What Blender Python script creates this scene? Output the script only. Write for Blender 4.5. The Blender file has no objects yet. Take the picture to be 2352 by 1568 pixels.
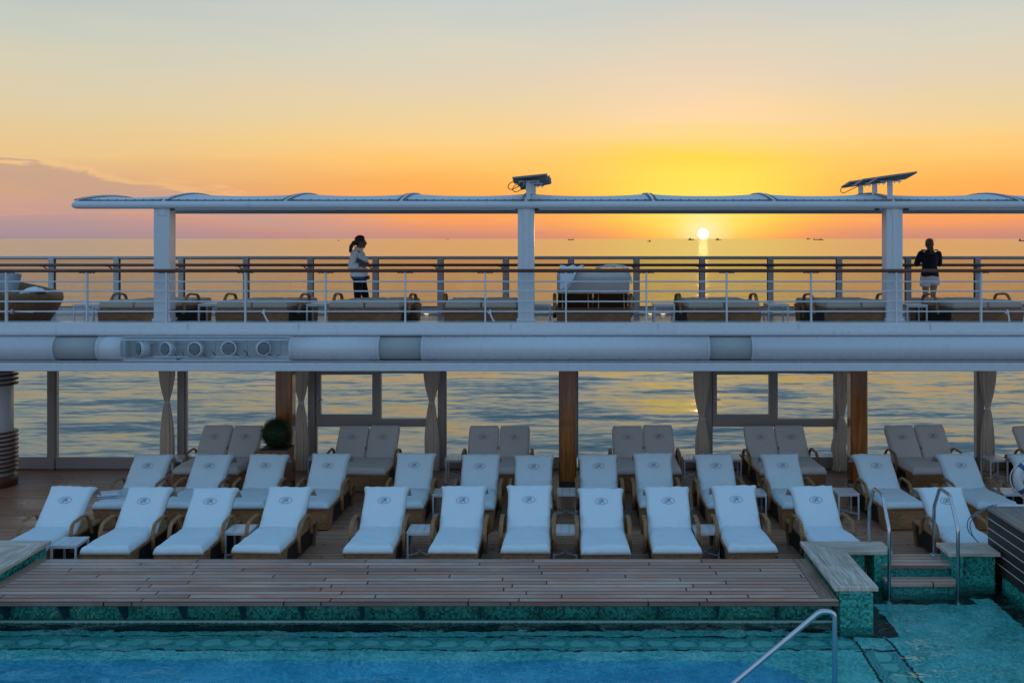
import bpy, math, random
from mathutils import Vector, Matrix, noise
random.seed(7)
R = math.radians
PI = math.pi
C = bpy.context.scene.collection
SC = bpy.context.scene
H = 4.82          # eye height above the pool deck
FPX = 2450.0      # focal length in 2352-wide picture units
UD = 3.22         # upper deck level
WZ = 0.08         # pool water level

# ---------------------------------------------------------------- mesh builder
class MB:
    def __init__(s): s.v=[]; s.f=[]; s.m=[]; s.sm=[]; s.mi=0
    def vert(s,p): s.v.append((p[0],p[1],p[2])); return len(s.v)-1
    def face(s,ids,smooth=False): s.f.append(tuple(ids)); s.m.append(s.mi); s.sm.append(smooth)
    def box(s,x0,x1,y0,y1,z0,z1,M=None):
        b=len(s.v)
        for z in (z0,z1):
            for (x,y) in ((x0,y0),(x1,y0),(x1,y1),(x0,y1)):
                p=Vector((x,y,z)); p=M@p if M else p; s.v.append(tuple(p))
        for q in ((3,2,1,0),(4,5,6,7),(0,1,5,4),(1,2,6,5),(2,3,7,6),(3,0,4,7)):
            s.face([b+i for i in q])
        return s
    def hexa(s,bot,top):
        b=len(s.v)
        for p in list(bot)+list(top): s.v.append(tuple(p))
        for q in ((3,2,1,0),(4,5,6,7),(0,1,5,4),(1,2,6,5),(2,3,7,6),(3,0,4,7)):
            s.face([b+i for i in q])
        return s
    def prism(s,poly,z0,z1):
        n=len(poly); b=len(s.v)
        for z in (z0,z1):
            for (x,y) in poly: s.v.append((x,y,z))
        s.face([b+i for i in reversed(range(n))]); s.face([b+n+i for i in range(n)])
        for i in range(n):
            j=(i+1)%n; s.face([b+i,b+j,b+n+j,b+n+i])
        return s
    def extrude_x(s,prof,x0,x1,smooth=False,closed=True,caps=True):
        n=len(prof); b=len(s.v)
        for x in (x0,x1):
            for (y,z) in prof: s.v.append((x,y,z))
        for i in range(n if closed else n-1):
            j=(i+1)%n; s.face([b+i,b+n+i,b+n+j,b+j],smooth)
        if caps and closed:
            s.face([b+i for i in range(n)]); s.face([b+n+i for i in reversed(range(n))])
        return s
    def tube(s,path,r,n=8,caps=True,smooth=True,up=(0,0,1),rb=None,closed=False):
        P=[Vector(p) for p in path]; k=len(P); b=len(s.v)
        rr=r if isinstance(r,(list,tuple)) else [r]*k
        rbb=rr if rb is None else (rb if isinstance(rb,(list,tuple)) else [rb]*k)
        prevU=None
        for i in range(k):
            if closed: t=P[(i+1)%k]-P[i-1]
            else: t=P[min(i+1,k-1)]-P[max(i-1,0)]
            if t.length<1e-9: t=Vector((0,0,1))
            t.normalize()
            u=Vector(up) if prevU is None else prevU
            u=u-t*u.dot(t)
            if u.length<1e-4:
                u=Vector((1,0,0))-t*t.x
                if u.length<1e-4: u=Vector((0,1,0))-t*t.y
            u.normalize(); w=t.cross(u); prevU=u
            for j in range(n):
                a=2*PI*j/n
                s.v.append(tuple(P[i]+u*(math.cos(a)*rr[i])+w*(math.sin(a)*rbb[i])))
        for i in range(k if closed else k-1):
            i2=(i+1)%k
            for j in range(n):
                j2=(j+1)%n
                s.face([b+i*n+j,b+i*n+j2,b+i2*n+j2,b+i2*n+j],smooth)
        if caps and not closed:
            s.face([b+j for j in reversed(range(n))]); s.face([b+(k-1)*n+j for j in range(n)])
        return s
    def lathe(s,prof,c=(0,0,0),n=24,smooth=True,axis='z'):
        b=len(s.v); k=len(prof)
        for (r,z) in prof:
            for j in range(n):
                a=2*PI*j/n
                if axis=='z': s.v.append((c[0]+r*math.cos(a),c[1]+r*math.sin(a),c[2]+z))
                else: s.v.append((c[0]+r*math.cos(a),c[1]+z,c[2]+r*math.sin(a)))
        for i in range(k-1):
            for j in range(n):
                j2=(j+1)%n
                q=[b+i*n+j,b+i*n+j2,b+(i+1)*n+j2,b+(i+1)*n+j]
                s.face(q if axis=='z' else q[::-1],smooth)
        q=[b+j for j in range(n)]; q2=[b+(k-1)*n+j for j in range(n)]
        if axis=='z': s.face(q[::-1]); s.face(q2)
        else: s.face(q); s.face(q2[::-1])
        return s
    def ball(s,c,rx,ry=None,rz=None,n=16,m=10):
        ry=ry or rx; rz=rz or rx; b=len(s.v)
        s.v.append((c[0],c[1],c[2]-rz))
        for i in range(1,m):
            t=-PI/2+PI*i/m
            for j in range(n):
                a=2*PI*j/n
                s.v.append((c[0]+rx*math.cos(t)*math.cos(a),c[1]+ry*math.cos(t)*math.sin(a),c[2]+rz*math.sin(t)))
        s.v.append((c[0],c[1],c[2]+rz)); top=len(s.v)-1
        for j in range(n):
            s.face([b,b+1+(j+1)%n,b+1+j],True)
            s.face([top,b+1+(m-2)*n+j,b+1+(m-2)*n+(j+1)%n],True)
        for i in range(m-2):
            for j in range(n):
                s.face([b+1+i*n+j,b+1+i*n+(j+1)%n,b+1+(i+1)*n+(j+1)%n,b+1+(i+1)*n+j],True)
        return s
    def grid(s,fn,nu,nv,smooth=True,flip=False):
        b=len(s.v)
        for i in range(nu+1):
            for j in range(nv+1): s.v.append(tuple(fn(i/nu,j/nv)))
        for i in range(nu):
            for j in range(nv):
                q=[b+i*(nv+1)+j,b+(i+1)*(nv+1)+j,b+(i+1)*(nv+1)+j+1,b+i*(nv+1)+j+1]
                s.face(q[::-1] if flip else q,smooth)
        return s
    def xform(s,M,start=0):
        for i in range(start,len(s.v)): s.v[i]=tuple(M@Vector(s.v[i]))
        return s
    def mesh(s,name,mats):
        me=bpy.data.meshes.new(name)
        me.from_pydata(s.v,[],s.f)
        if not isinstance(mats,(list,tuple)): mats=[mats]
        for m in mats: me.materials.append(m)
        me.polygons.foreach_set('material_index',s.m)
        me.polygons.foreach_set('use_smooth',s.sm)
        me.update(); return me
    def build(s,name,mats,parent=None,loc=None,rot=None,bevel=0):
        return put(name,s.mesh(name,mats),parent,loc,rot,bevel)

def put(name,me,parent=None,loc=None,rot=None,bevel=0):
    o=bpy.data.objects.new(name,me); C.objects.link(o)
    if parent: o.parent=parent
    if loc: o.location=loc
    if rot: o.rotation_euler=rot
    if bevel:
        md=o.modifiers.new('bevel','BEVEL'); md.width=bevel; md.segments=2; md.limit_method='ANGLE'
    return o
def tag(o,label=None,cat=None,group=None,kind=None):
    if label: o['label']=label
    if cat: o['category']=cat
    if group: o['group']=group
    if kind: o['kind']=kind
    return o
def empty(name,loc=(0,0,0),rz=0,label=None,cat=None,group=None):
    o=bpy.data.objects.new(name,None); C.objects.link(o); o.location=loc; o.rotation_euler=(0,0,rz)
    o.empty_display_size=0.1
    return tag(o,label,cat,group)
def copy_tree(o,parent=None):
    c=o.copy(); C.objects.link(c)
    if parent: c.parent=parent
    for ch in list(o.children): copy_tree(ch,c)
    return c
def bez(p,steps=6):
    """rounded polyline through points (Catmull-Rom)"""
    P=[Vector(q) for q in p]; out=[]
    for i in range(len(P)-1):
        a=P[max(i-1,0)]; b=P[i]; c=P[i+1]; d=P[min(i+2,len(P)-1)]
        for k in range(steps):
            t=k/steps
            out.append(0.5*((2*b)+(c-a)*t+(2*a-5*b+4*c-d)*t*t+(3*b-a-3*c+d)*t**3))
    out.append(P[-1]); return out
def fillet(p,r,steps=5):
    P=[Vector(q) for q in p]; out=[P[0]]
    for i in range(1,len(P)-1):
        a=(P[i-1]-P[i]); b=(P[i+1]-P[i]); rr=min(r,a.length*.45,b.length*.45)
        A=P[i]+a.normalized()*rr; B=P[i]+b.normalized()*rr
        for k in range(steps+1):
            t=k/steps; out.append(A*(1-t)**2+P[i]*2*t*(1-t)+B*t*t)
    out.append(P[-1]); return out
def nz(x,y,z=0.0): return noise.noise(Vector((x,y,z)))

# ---------------------------------------------------------------- materials
def lin(c):
    f=lambda u: u/12.92 if u<=.04045 else ((u+.055)/1.055)**2.4
    return tuple(f(v/255) for v in c)
class NT:
    def __init__(s,tree): s.t=tree; s.n=tree.nodes; s.l=tree.links
    def node(s,kind,**kw):
        x=s.n.new(kind)
        for k,v in kw.items(): setattr(x,k,v)
        return x
    def set(s,sock,v):
        if hasattr(v,'is_output') or isinstance(v,bpy.types.NodeSocket): s.l.new(v,sock)
        else: sock.default_value=v
    def math(s,op,a,b=None,c=None,clamp=False):
        x=s.n.new('ShaderNodeMath'); x.operation=op; x.use_clamp=clamp
        s.set(x.inputs[0],a)
        if b is not None: s.set(x.inputs[1],b)
        if c is not None: s.set(x.inputs[2],c)
        return x.outputs[0]
    def vmath(s,op,a,b=None,c=None):
        x=s.n.new('ShaderNodeVectorMath'); x.operation=op
        s.set(x.inputs[0],a)
        if b is not None: s.set(x.inputs[1],b)
        if c is not None and op=='MULTIPLY_ADD': s.set(x.inputs[2],c)
        if op=='SCALE' and c is not None: s.set(x.inputs[3],c)
        return x.outputs['Value'] if op in ('DOT_PRODUCT','LENGTH','DISTANCE') else x.outputs[0]
    def mix(s,fac,a,b,blend='MIX'):
        x=s.n.new('ShaderNodeMix'); x.data_type='RGBA'; x.blend_type=blend
        s.set(x.inputs[0],fac)
        for sock,v in ((x.inputs[6],a),(x.inputs[7],b)):
            if isinstance(v,(tuple,list)) and len(v)==3: v=tuple(v)+(1,)
            s.set(sock,v)
        return x.outputs[2]
    def ramp(s,fac,stops,interp='LINEAR'):
        x=s.n.new('ShaderNodeValToRGB'); r=x.color_ramp; r.interpolation=interp
        while len(r.elements)<len(stops): r.elements.new(0.5)
        for e,(p,c) in zip(r.elements,stops):
            e.position=p; e.color=tuple(c)+(1,) if len(c)==3 else c
        s.set(x.inputs[0],fac); return x.outputs[0]
    def smooth(s,v,a,b):
        x=s.n.new('ShaderNodeMapRange'); x.interpolation_type='SMOOTHSTEP'
        s.set(x.inputs[0],v); x.inputs[1].default_value=a; x.inputs[2].default_value=b
        return x.outputs[0]
    def noise(s,vec,scale,detail=3,rough=.5,dist=0.0):
        x=s.n.new('ShaderNodeTexNoise'); s.set(x.inputs['Vector'],vec)
        x.inputs['Scale'].default_value=scale; x.inputs['Detail'].default_value=detail
        x.inputs['Roughness'].default_value=rough; x.inputs['Distortion'].default_value=dist
        return x.outputs['Fac']
    def mapping(s,vec,scale=(1,1,1),loc=(0,0,0),rot=(0,0,0)):
        x=s.n.new('ShaderNodeMapping'); s.set(x.inputs[0],vec)
        x.inputs['Scale'].default_value=scale; x.inputs['Location'].default_value=loc; x.inputs['Rotation'].default_value=rot
        return x.outputs[0]
    def xyz(s,vec):
        x=s.n.new('ShaderNodeSeparateXYZ'); s.set(x.inputs[0],vec); return x.outputs
    def comb(s,x_,y_,z_):
        x=s.n.new('ShaderNodeCombineXYZ')
        for i,v in enumerate((x_,y_,z_)): s.set(x.inputs[i],v)
        return x.outputs[0]
    def bump(s,h,dist=.01,strength=1.0,normal=None):
        x=s.n.new('ShaderNodeBump'); x.inputs['Distance'].default_value=dist; x.inputs['Strength'].default_value=strength
        s.set(x.inputs['Height'],h)
        if normal is not None: s.set(x.inputs['Normal'],normal)
        return x.outputs[0]
def newmat(name):
    m=bpy.data.materials.new(name); m.use_nodes=True; t=NT(m.node_tree); t.n.clear()
    out=t.node('ShaderNodeOutputMaterial'); return m,t,out
def principled(t,out,color,rough=.5,metal=0.0,normal=None,spec=.5,sheen=0,coat=0):
    p=t.node('ShaderNodeBsdfPrincipled')
    if isinstance(color,(tuple,list)): color=tuple(color)[:3]+(1,)
    t.set(p.inputs['Base Color'],color); t.set(p.inputs['Roughness'],rough); t.set(p.inputs['Metallic'],metal)
    p.inputs['Specular IOR Level'].default_value=spec
    if sheen: p.inputs['Sheen Weight'].default_value=sheen
    if coat: p.inputs['Coat Weight'].default_value=coat
    if normal is not None: t.set(p.inputs['Normal'],normal)
    t.l.new(p.outputs[0],out.inputs[0]); return p
def coords(t,world=False):
    if world: return t.node('ShaderNodeNewGeometry').outputs['Position']
    return t.node('ShaderNodeTexCoord').outputs['Object']

def paint(name,col,rough=.35,var=.10,scale=1.2,metal=0,streak=True,spec=.5):
    m,t,out=newmat(name); v=coords(t,True)
    n1=t.noise(t.mapping(v,(1,1,2.5) if streak else (1,1,1)),scale,5,.6)
    n2=t.noise(v,scale*9,3,.6)
    k=t.math('ADD',t.math('MULTIPLY',n1,1.4),t.math('MULTIPLY',n2,.6))
    c=t.mix(t.math('MULTIPLY',k,.5,clamp=True),tuple(x*(1-var) for x in col),tuple(min(1,x*(1+var)) for x in col))
    run=t.smooth(t.noise(t.mapping(v,(7,7,.35)),1.0,4,.6,.2),.60,.74)
    blot=t.smooth(t.noise(v,2.2,5,.65,.6),.60,.78)
    if streak:
        c=t.mix(t.math('MULTIPLY',run,.20),c,tuple(x*q for x,q in zip(col,(.62,.55,.46))))
        c=t.mix(t.math('MULTIPLY',blot,.13),c,tuple(x*.72 for x in col))
    r=t.math('ADD',rough-.06,t.math('MULTIPLY',n2,.12))
    principled(t,out,c,r,metal,t.bump(n2,.0015,.5),spec); return m

def wood_planks(name,ca,cb,cc,width,length,axis='x',rough=.55,caulk=(.012,.011,.011),gap=.006,wet=0.0,gray=(.30,.27,.27)):
    m,t,out=newmat(name); v=coords(t,True)
    if axis=='y': v=t.mapping(v,rot=(0,0,PI/2))
    X,Y,Z=t.xyz(v); row=t.math('FLOOR',t.math('DIVIDE',Y,width))
    rw=t.node('ShaderNodeTexWhiteNoise'); rw.noise_dimensions='1D'; t.set(rw.inputs['W'],row)
    v=t.comb(t.math('ADD',X,t.math('MULTIPLY',rw.outputs['Value'],length*3.0)),Y,Z)
    br=t.node('ShaderNodeTexBrick'); br.offset=0; br.squash=1
    t.set(br.inputs['Vector'],v); br.inputs['Scale'].default_value=1
    br.inputs['Brick Width'].default_value=length; br.inputs['Row Height'].default_value=width
    br.inputs['Mortar Size'].default_value=gap/2; br.inputs['Mortar Smooth'].default_value=.1; br.inputs['Bias'].default_value=0
    br.inputs['Color1'].default_value=(0,0,0,1); br.inputs['Color2'].default_value=(1,1,1,1); br.inputs['Mortar'].default_value=(.5,.5,.5,1)
    per=br.outputs['Color']
    grain=t.noise(t.mapping(v,(3.0,60,1)),1.0,6,.65,.4)
    patch=t.noise(t.mapping(v,(.8,2.2,1)),1.3,5,.6,.3)
    stain=t.noise(v,.45,4,.55)
    per1=t.xyz(per)[0]
    base=t.mix(per1,tuple(x*.82 for x in ca),cb)
    base=t.mix(t.smooth(patch,.42,.70),base,cc)
    base=t.mix(t.math('MULTIPLY',t.smooth(stain,.50,.72),.55),base,gray)
    base=t.mix(t.math('MULTIPLY',grain,.65),base,tuple(x*.68 for x in ca))
    spl=t.noise(v,3.2,5,.7,.8)
    base=t.mix(t.math('MULTIPLY',t.smooth(spl,.60,.72),.32),base,tuple(x*.42 for x in ca))
    col=t.mix(br.outputs['Fac'],base,caulk)
    hgt=t.math('SUBTRACT',t.math('MULTIPLY',grain,.12),br.outputs['Fac'])
    rg=t.math('SUBTRACT',rough,t.math('MULTIPLY',t.smooth(stain,.4,.65),.18+wet))
    principled(t,out,col,rg,0,t.bump(hgt,.003,.8),.4); return m

def wood_solid(name,ca,cb,axis=(1,1,1),scale=1.0,rough=.35,coat=0):
    m,t,out=newmat(name); v=coords(t,True)
    g=t.noise(t.mapping(v,axis),scale,7,.62,.5)
    g2=t.noise(v,.9,4,.6)
    c=t.mix(t.smooth(g,.34,.66),ca,cb)
    c=t.mix(t.math('MULTIPLY',t.smooth(g2,.45,.7),.35),c,tuple(x*.5 for x in ca))
    principled(t,out,c,rough,0,t.bump(g,.0015,.6),.5,coat=coat); return m

def wicker(name,ca,cb):
    m,t,out=newmat(name); v=coords(t); x,y,z=t.xyz(v)
    vec=t.comb(t.math('ADD',x,t.math('MULTIPLY',y,.93)),t.math('ADD',z,t.math('MULTIPLY',y,.61)),0.0)
    br=t.node('ShaderNodeTexBrick'); br.offset=.5; t.set(br.inputs['Vector'],vec); br.inputs['Scale'].default_value=1
    br.inputs['Brick Width'].default_value=.034; br.inputs['Row Height'].default_value=.017
    br.inputs['Mortar Size'].default_value=.0020; br.inputs['Mortar Smooth'].default_value=.6
    br.inputs['Color1'].default_value=(*ca,1); br.inputs['Color2'].default_value=(*cb,1); br.inputs['Mortar'].default_value=(.012,.008,.005,1)
    n=t.noise(v,18,4,.6); n2=t.noise(v,3.1,3,.5)
    c=t.mix(t.math('MULTIPLY',n,.30),br.outputs['Color'],tuple(q*.4 for q in ca))
    c=t.mix(t.math('MULTIPLY',t.smooth(n2,.5,.75),.3),c,tuple(min(1,q*1.5) for q in cb))
    h=t.math('SUBTRACT',1.0,br.outputs['Fac'])
    principled(t,out,c,.5,0,t.bump(h,.006,.9),.4); return m

def mosaic(name,stops,size=.025,rough=.25,dark=0.0):
    m,t,out=newmat(name); v=t.vmath('ADD',coords(t,True),(.0113,.0117,.0061))
    sn=t.vmath('SNAP',v,(size,size,size))
    wn=t.node('ShaderNodeTexWhiteNoise'); wn.noise_dimensions='3D'; t.set(wn.inputs['Vector'],sn)
    big=t.noise(v,1.1,4,.6)
    f=t.math('ADD',t.math('MULTIPLY',wn.outputs['Value'],.8),t.math('MULTIPLY',t.math('SUBTRACT',big,.4),.8),clamp=True)
    c=t.ramp(f,stops)
    fr=t.vmath('FRACTION',t.vmath('SCALE',v,None,1/size)); fx,fy,fz=t.xyz(fr)
    ed=[t.math('LESS_THAN',q,.09) for q in (fx,fy,fz)]
    gr=t.math('MAXIMUM',ed[0],t.math('MAXIMUM',ed[1],ed[2]))
    c=t.mix(t.math('MULTIPLY',gr,.35),c,(.02,.07,.07))
    principled(t,out,c,rough,0,None,.5); return m

def fabric(name,col,rough=.9,var=.06,bump=.0012,scale=240):
    m,t,out=newmat(name); v=coords(t)
    n=t.noise(v,scale,2,.6); n2=t.noise(v,3.0,4,.6)
    c=t.mix(n2,tuple(x*(1-var) for x in col),tuple(min(1,x*(1+var)) for x in col))
    nrm=t.bump(t.noise(v,9,4,.6,.5),.010,.35,t.bump(n,bump,.6))
    principled(t,out,c,rough,0,nrm,.2,sheen=.15); return m

def metal(name,col,rough=.28):
    m,t,out=newmat(name); v=coords(t)
    n=t.noise(t.mapping(v,(40,40,3)),1,3,.5)
    principled(t,out,col,t.math('ADD',rough-.05,t.math('MULTIPLY',n,.12)),1.0); return m

def plain(name,col,rough=.5,metal_=0,spec=.5):
    m,t,out=newmat(name); v=coords(t)
    n=t.noise(v,14,4,.6)
    c=t.mix(n,tuple(x*.86 for x in col),tuple(min(1,x*1.12) for x in col))
    principled(t,out,c,rough,metal_,None,spec); return m

def glass(name,tint,refl=.6,rough=.0):
    m,t,out=newmat(name)
    fr=t.node('ShaderNodeFresnel'); fr.inputs[0].default_value=1.45
    v=coords(t,True)
    sm=t.noise(t.mapping(v,(1,1,.5)),1.7,4,.6)
    spk=t.smooth(t.noise(v,26,2,.5),.70,.78)
    tr=t.node('ShaderNodeBsdfTransparent')
    t.set(tr.inputs[0],t.mix(t.math('MULTIPLY',sm,.25),tuple(tint)+(1,),tuple(x*.80 for x in tint)+(1,)))
    gl=t.node('ShaderNodeBsdfGlossy'); gl.inputs['Roughness'].default_value=rough; gl.inputs[0].default_value=(.9,.95,1,1)
    df=t.node('ShaderNodeBsdfDiffuse'); df.inputs[0].default_value=(.6,.6,.6,1)
    mx=t.node('ShaderNodeMixShader'); t.set(mx.inputs[0],t.math('MULTIPLY',fr.outputs[0],refl))
    t.l.new(tr.outputs[0],mx.inputs[1]); t.l.new(gl.outputs[0],mx.inputs[2])
    m2=t.node('ShaderNodeMixShader'); t.set(m2.inputs[0],t.math('ADD',.012,t.math('MULTIPLY',spk,.05)))
    t.l.new(mx.outputs[0],m2.inputs[1]); t.l.new(df.outputs[0],m2.inputs[2])
    t.l.new(m2.outputs[0],out.inputs[0]); return m

def emit(name,col,strength):
    m,t,out=newmat(name); e=t.node('ShaderNodeEmission'); e.inputs[0].default_value=(*col,1); e.inputs[1].default_value=strength
    t.l.new(e.outputs[0],out.inputs[0]); return m

M={}
M['white']=paint('white_paint',(.62,.66,.70),.32,.07)
M['beam']=paint('beam_paint',(.60,.65,.70),.28,.07,.7)
M['grille']=paint('grille_mesh',(.38,.40,.41),.6,.10,2.5,streak=False)
M['greypaint']=paint('grey_paint',(.54,.56,.58),.4,.10)
M['frame']=paint('bronze_grey_frame',(.38,.34,.32),.38,.12)
M['soffit']=paint('soffit',(.78,.78,.77),.5,.06)
M['deck']=wood_planks('teak_deck',(.66,.31,.19),(.84,.45,.29),(.74,.37,.25),.083,2.3,wet=.05,gray=(.66,.50,.43),gap=.020)
M['platform']=wood_planks('weathered_teak',(.46,.245,.18),(.90,.60,.48),(.66,.29,.19),.131,2.3,rough=.5,wet=.08,gray=(.84,.73,.70),gap=.019)
M['coping']=wood_solid('coping_teak',(.50,.38,.29),(.78,.70,.62),(28,2.2,6),1.0,.5)
M['copingx']=wood_solid('coping_teak_across',(.50,.38,.29),(.78,.70,.62),(2.2,28,6),1.0,.5)
M['upperdeck']=paint('upper_deck_floor',(.33,.32,.32),.25,.15,1.5,streak=False)
M['handrail']=wood_solid('varnished_rail',(.085,.024,.014),(.17,.060,.030),(2,40,40),1.0,.42,coat=.05)
M['column']=wood_solid('varnished_column',(.25,.078,.013),(.50,.175,.034),(14,14,.9),1.0,.25,coat=.5)
M['metal']=metal('brushed_steel',(.56,.58,.62),.26)
M['darkmetal']=metal('dark_steel',(.13,.12,.12),.4)
M['wicker']=wicker('woven_wicker',(.40,.185,.078),(.66,.36,.165))
M['wickerdark']=wicker('woven_wicker_dark',(.24,.108,.046),(.40,.20,.09))
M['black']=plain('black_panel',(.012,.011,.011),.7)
M['towel']=fabric('white_terry',(.68,.79,.85))
M['cream']=fabric('cream_canvas',(.78,.74,.71),.9)
M['beige']=fabric('beige_canvas',(.45,.39,.34),.9)
M['emblem']=plain('emblem_thread',(.20,.25,.34),.8)
def drape(name,col):
    m,t,out=newmat(name); v=coords(t); n=t.noise(v,220,2,.6); n2=t.noise(v,4,4,.6)
    c=t.mix(n2,tuple(x*.88 for x in col)+(1,),tuple(min(1,x*1.08) for x in col)+(1,))
    d=t.node('ShaderNodeBsdfDiffuse'); tl=t.node('ShaderNodeBsdfTranslucent'); nr=t.bump(n,.002,.5)
    for q in (d,tl): t.set(q.inputs[0],c); t.set(q.inputs['Normal'],nr)
    mx=t.node('ShaderNodeMixShader'); mx.inputs[0].default_value=.28
    t.l.new(d.outputs[0],mx.inputs[1]); t.l.new(tl.outputs[0],mx.inputs[2]); t.l.new(mx.outputs[0],out.inputs[0]); return m
M['curtain']=drape('curtain_linen',(.86,.74,.62))
M['borderboard']=wood_solid('border_teak',(.26,.15,.10),(.44,.28,.20),(28,2.2,6),1.0,.5)
M['mosaic']=mosaic('teal_mosaic',[(0,(.008,.07,.06)),(.3,(.02,.24,.20)),(.6,(.035,.38,.31)),(.86,(.07,.52,.42)),(1,(.30,.62,.42))])
M['terracotta']=paint('terracotta',(.27,.125,.06),.7,.15,4)
M['canopy']=fabric('canopy_mesh',(.56,.60,.64),.85,.08)
M['lace']=plain('lacing_rope',(.16,.19,.22),.8)
M['slat']=wood_solid('dark_slat',(.030,.018,.013),(.06,.036,.026),(4,4,50),1,.45)
M['slattop']=wood_planks('box_top_planks',(.32,.25,.21),(.42,.35,.31),(.36,.28,.24),.12,4.0,'y',gray=(.45,.42,.40))
M['rope']=fabric('white_rope',(.7,.72,.75))
M['orange']=plain('orange_strap',(.75,.10,.03),.6)
M['screenback']=plain('dark_panel',(.055,.040,.038),.5)
M['panelrim']=plain('grey_panel_rim',(.22,.22,.23),.4)
M['lens']=plain('lamp_lens',(.035,.05,.07),.2)
M['plate']=plain('pale_plate',(.28,.42,.46),.4)
M['ink']=plain('dark_lettering',(.01,.02,.06),.6)
# ---------------------------------------------------------------- camera
cam=bpy.data.cameras.new('camera'); co=bpy.data.objects.new('camera',cam); C.objects.link(co)
co.location=(0,0,H); co.rotation_euler=(PI/2,0,0)
cam.sensor_width=36; cam.lens=FPX/2352*36
cam.shift_x=-(1300-1176)/2352; cam.shift_y=-(784-547.5)/2352
cam.clip_start=.1; cam.clip_end=200000
SC.camera=co
SC.view_settings.view_transform='Standard'; SC.view_settings.look='None'; SC.view_settings.gamma=1; SC.view_settings.exposure=0
SC.cycles.use_denoising=True
SC.cycles.max_bounces=8; SC.cycles.transparent_max_bounces=16; SC.cycles.diffuse_bounces=4; SC.cycles.glossy_bounces=4; SC.cycles.transmission_bounces=6
SC.cycles.sample_clamp_indirect=3; SC.cycles.sample_clamp_direct=12
SC.cycles.caustics_refractive=True; SC.cycles.caustics_reflective=True
SC.cycles.use_adaptive_sampling=True; SC.cycles.adaptive_threshold=.01

# ---------------------------------------------------------------- sky at sunset
SUN_EL=.0043; SUN_AZ=math.atan2(1615-1300,2450)      # azimuth from +Y towards +X
sundir=Vector((math.sin(SUN_AZ)*math.cos(SUN_EL),math.cos(SUN_AZ)*math.cos(SUN_EL),math.sin(SUN_EL)))
w=bpy.data.worlds.new('World'); SC.world=w; w.use_nodes=True
t=NT(w.node_tree); t.n.clear()
out=t.node('ShaderNodeOutputWorld')
d=t.vmath('NORMALIZE',t.node('ShaderNodeTexCoord').outputs['Generated'])
dx,dy,dz=t.xyz(d)
el=t.math('MULTIPLY',t.math('ARCSINE',t.math('MAXIMUM',dz,0.0)),180/PI)        # degrees
tt=t.math('SQRT',t.math('DIVIDE',el,90.0))
az=t.math('MULTIPLY',t.math('ARCTAN2',dx,dy),180/PI)
daz=t.math('SUBTRACT',az,math.degrees(SUN_AZ))
def p(e): return math.sqrt(e/90)
nb=t.noise(t.mapping(d,(4,4,38)),1.6,5,.55,.3)
tj=t.math('ADD',tt,t.math('MULTIPLY',t.math('SUBTRACT',nb,.5),.035))
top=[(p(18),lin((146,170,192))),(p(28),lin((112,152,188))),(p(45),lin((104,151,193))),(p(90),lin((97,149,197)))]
def sk_(l): return [(p(e),lin(c)) for e,c in l]+top
far=t.ramp(tj,sk_([(0,(158,138,152)),(.7,(176,148,150)),(1.6,(203,158,142)),(2.6,(214,166,130)),(4.3,(232,196,140)),(5.2,(228,200,150)),(6.5,(223,203,166)),(8.3,(214,205,179)),(10.1,(200,203,189)),(12.8,(182,192,196))]))
mid=t.ramp(tj,sk_([(0,(190,134,124)),(.35,(205,142,118)),(1.0,(240,156,100)),(1.7,(250,166,82)),(2.9,(248,175,90)),(4.3,(253,196,110)),(5.2,(246,206,135)),(6.5,(234,208,158)),(8.3,(222,207,181)),(10.1,(213,209,191)),(12.8,(194,203,201))]))
near=t.ramp(tj,sk_([(0,(246,130,66)),(.5,(255,160,60)),(1.2,(255,196,72)),(2.2,(255,218,84)),(3.4,(255,222,86)),(4.4,(254,212,76)),(5.2,(253,212,124)),(6.5,(248,214,164)),(8.3,(234,210,180)),(10.1,(218,208,188)),(12.8,(196,202,200))]))
ad_=t.math('ABSOLUTE',daz)
front=t.mix(t.smooth(ad_,13,34),mid,far)
wn=t.math('EXPONENT',t.math('MULTIPLY',t.math('POWER',t.math('DIVIDE',daz,6.2),2.0),-1.0))
front=t.mix(wn,front,near)
# cloud bank low on the left
cn=t.noise(t.mapping(d,(7,7,46)),1.5,6,.6,.6)
etop=t.math('ADD',t.math('MULTIPLY',t.math('ADD',az,28.0),-.142),3.75)
edge=t.math('SUBTRACT',t.math('ADD',etop,t.math('MULTIPLY',t.math('SUBTRACT',cn,.5),2.4)),el)
cm=t.math('MULTIPLY',t.math('MULTIPLY',t.smooth(edge,0,.30),t.smooth(edge,2.0,.8)),t.smooth(az,-6,-17))
cloudcol=t.mix(t.smooth(el,.6,2.6),lin((186,154,150)),lin((194,160,140)))
front=t.mix(t.math('MULTIPLY',cm,t.math('ADD',.55,t.math('MULTIPLY',cn,.45))),front,cloudcol)
# warm bright upper rim of the bank
rim=t.math('MULTIPLY',t.math('MULTIPLY',t.smooth(edge,-.35,-.02),t.smooth(edge,.22,.0)),t.smooth(az,-10,-16))
front=t.mix(t.math('MULTIPLY',rim,.35),front,lin((246,204,142)))
# faint streaks either side of the sun
s2=t.smooth(t.noise(t.mapping(d,(5,5,70)),2.2,6,.62,.8),.55,.72)
band=t.math('MULTIPLY',t.smooth(el,.3,1.2),t.smooth(el,4.2,1.8))
front=t.mix(t.math('MULTIPLY',t.math('MULTIPLY',s2,band),.28),front,lin((250,180,110)))
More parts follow.
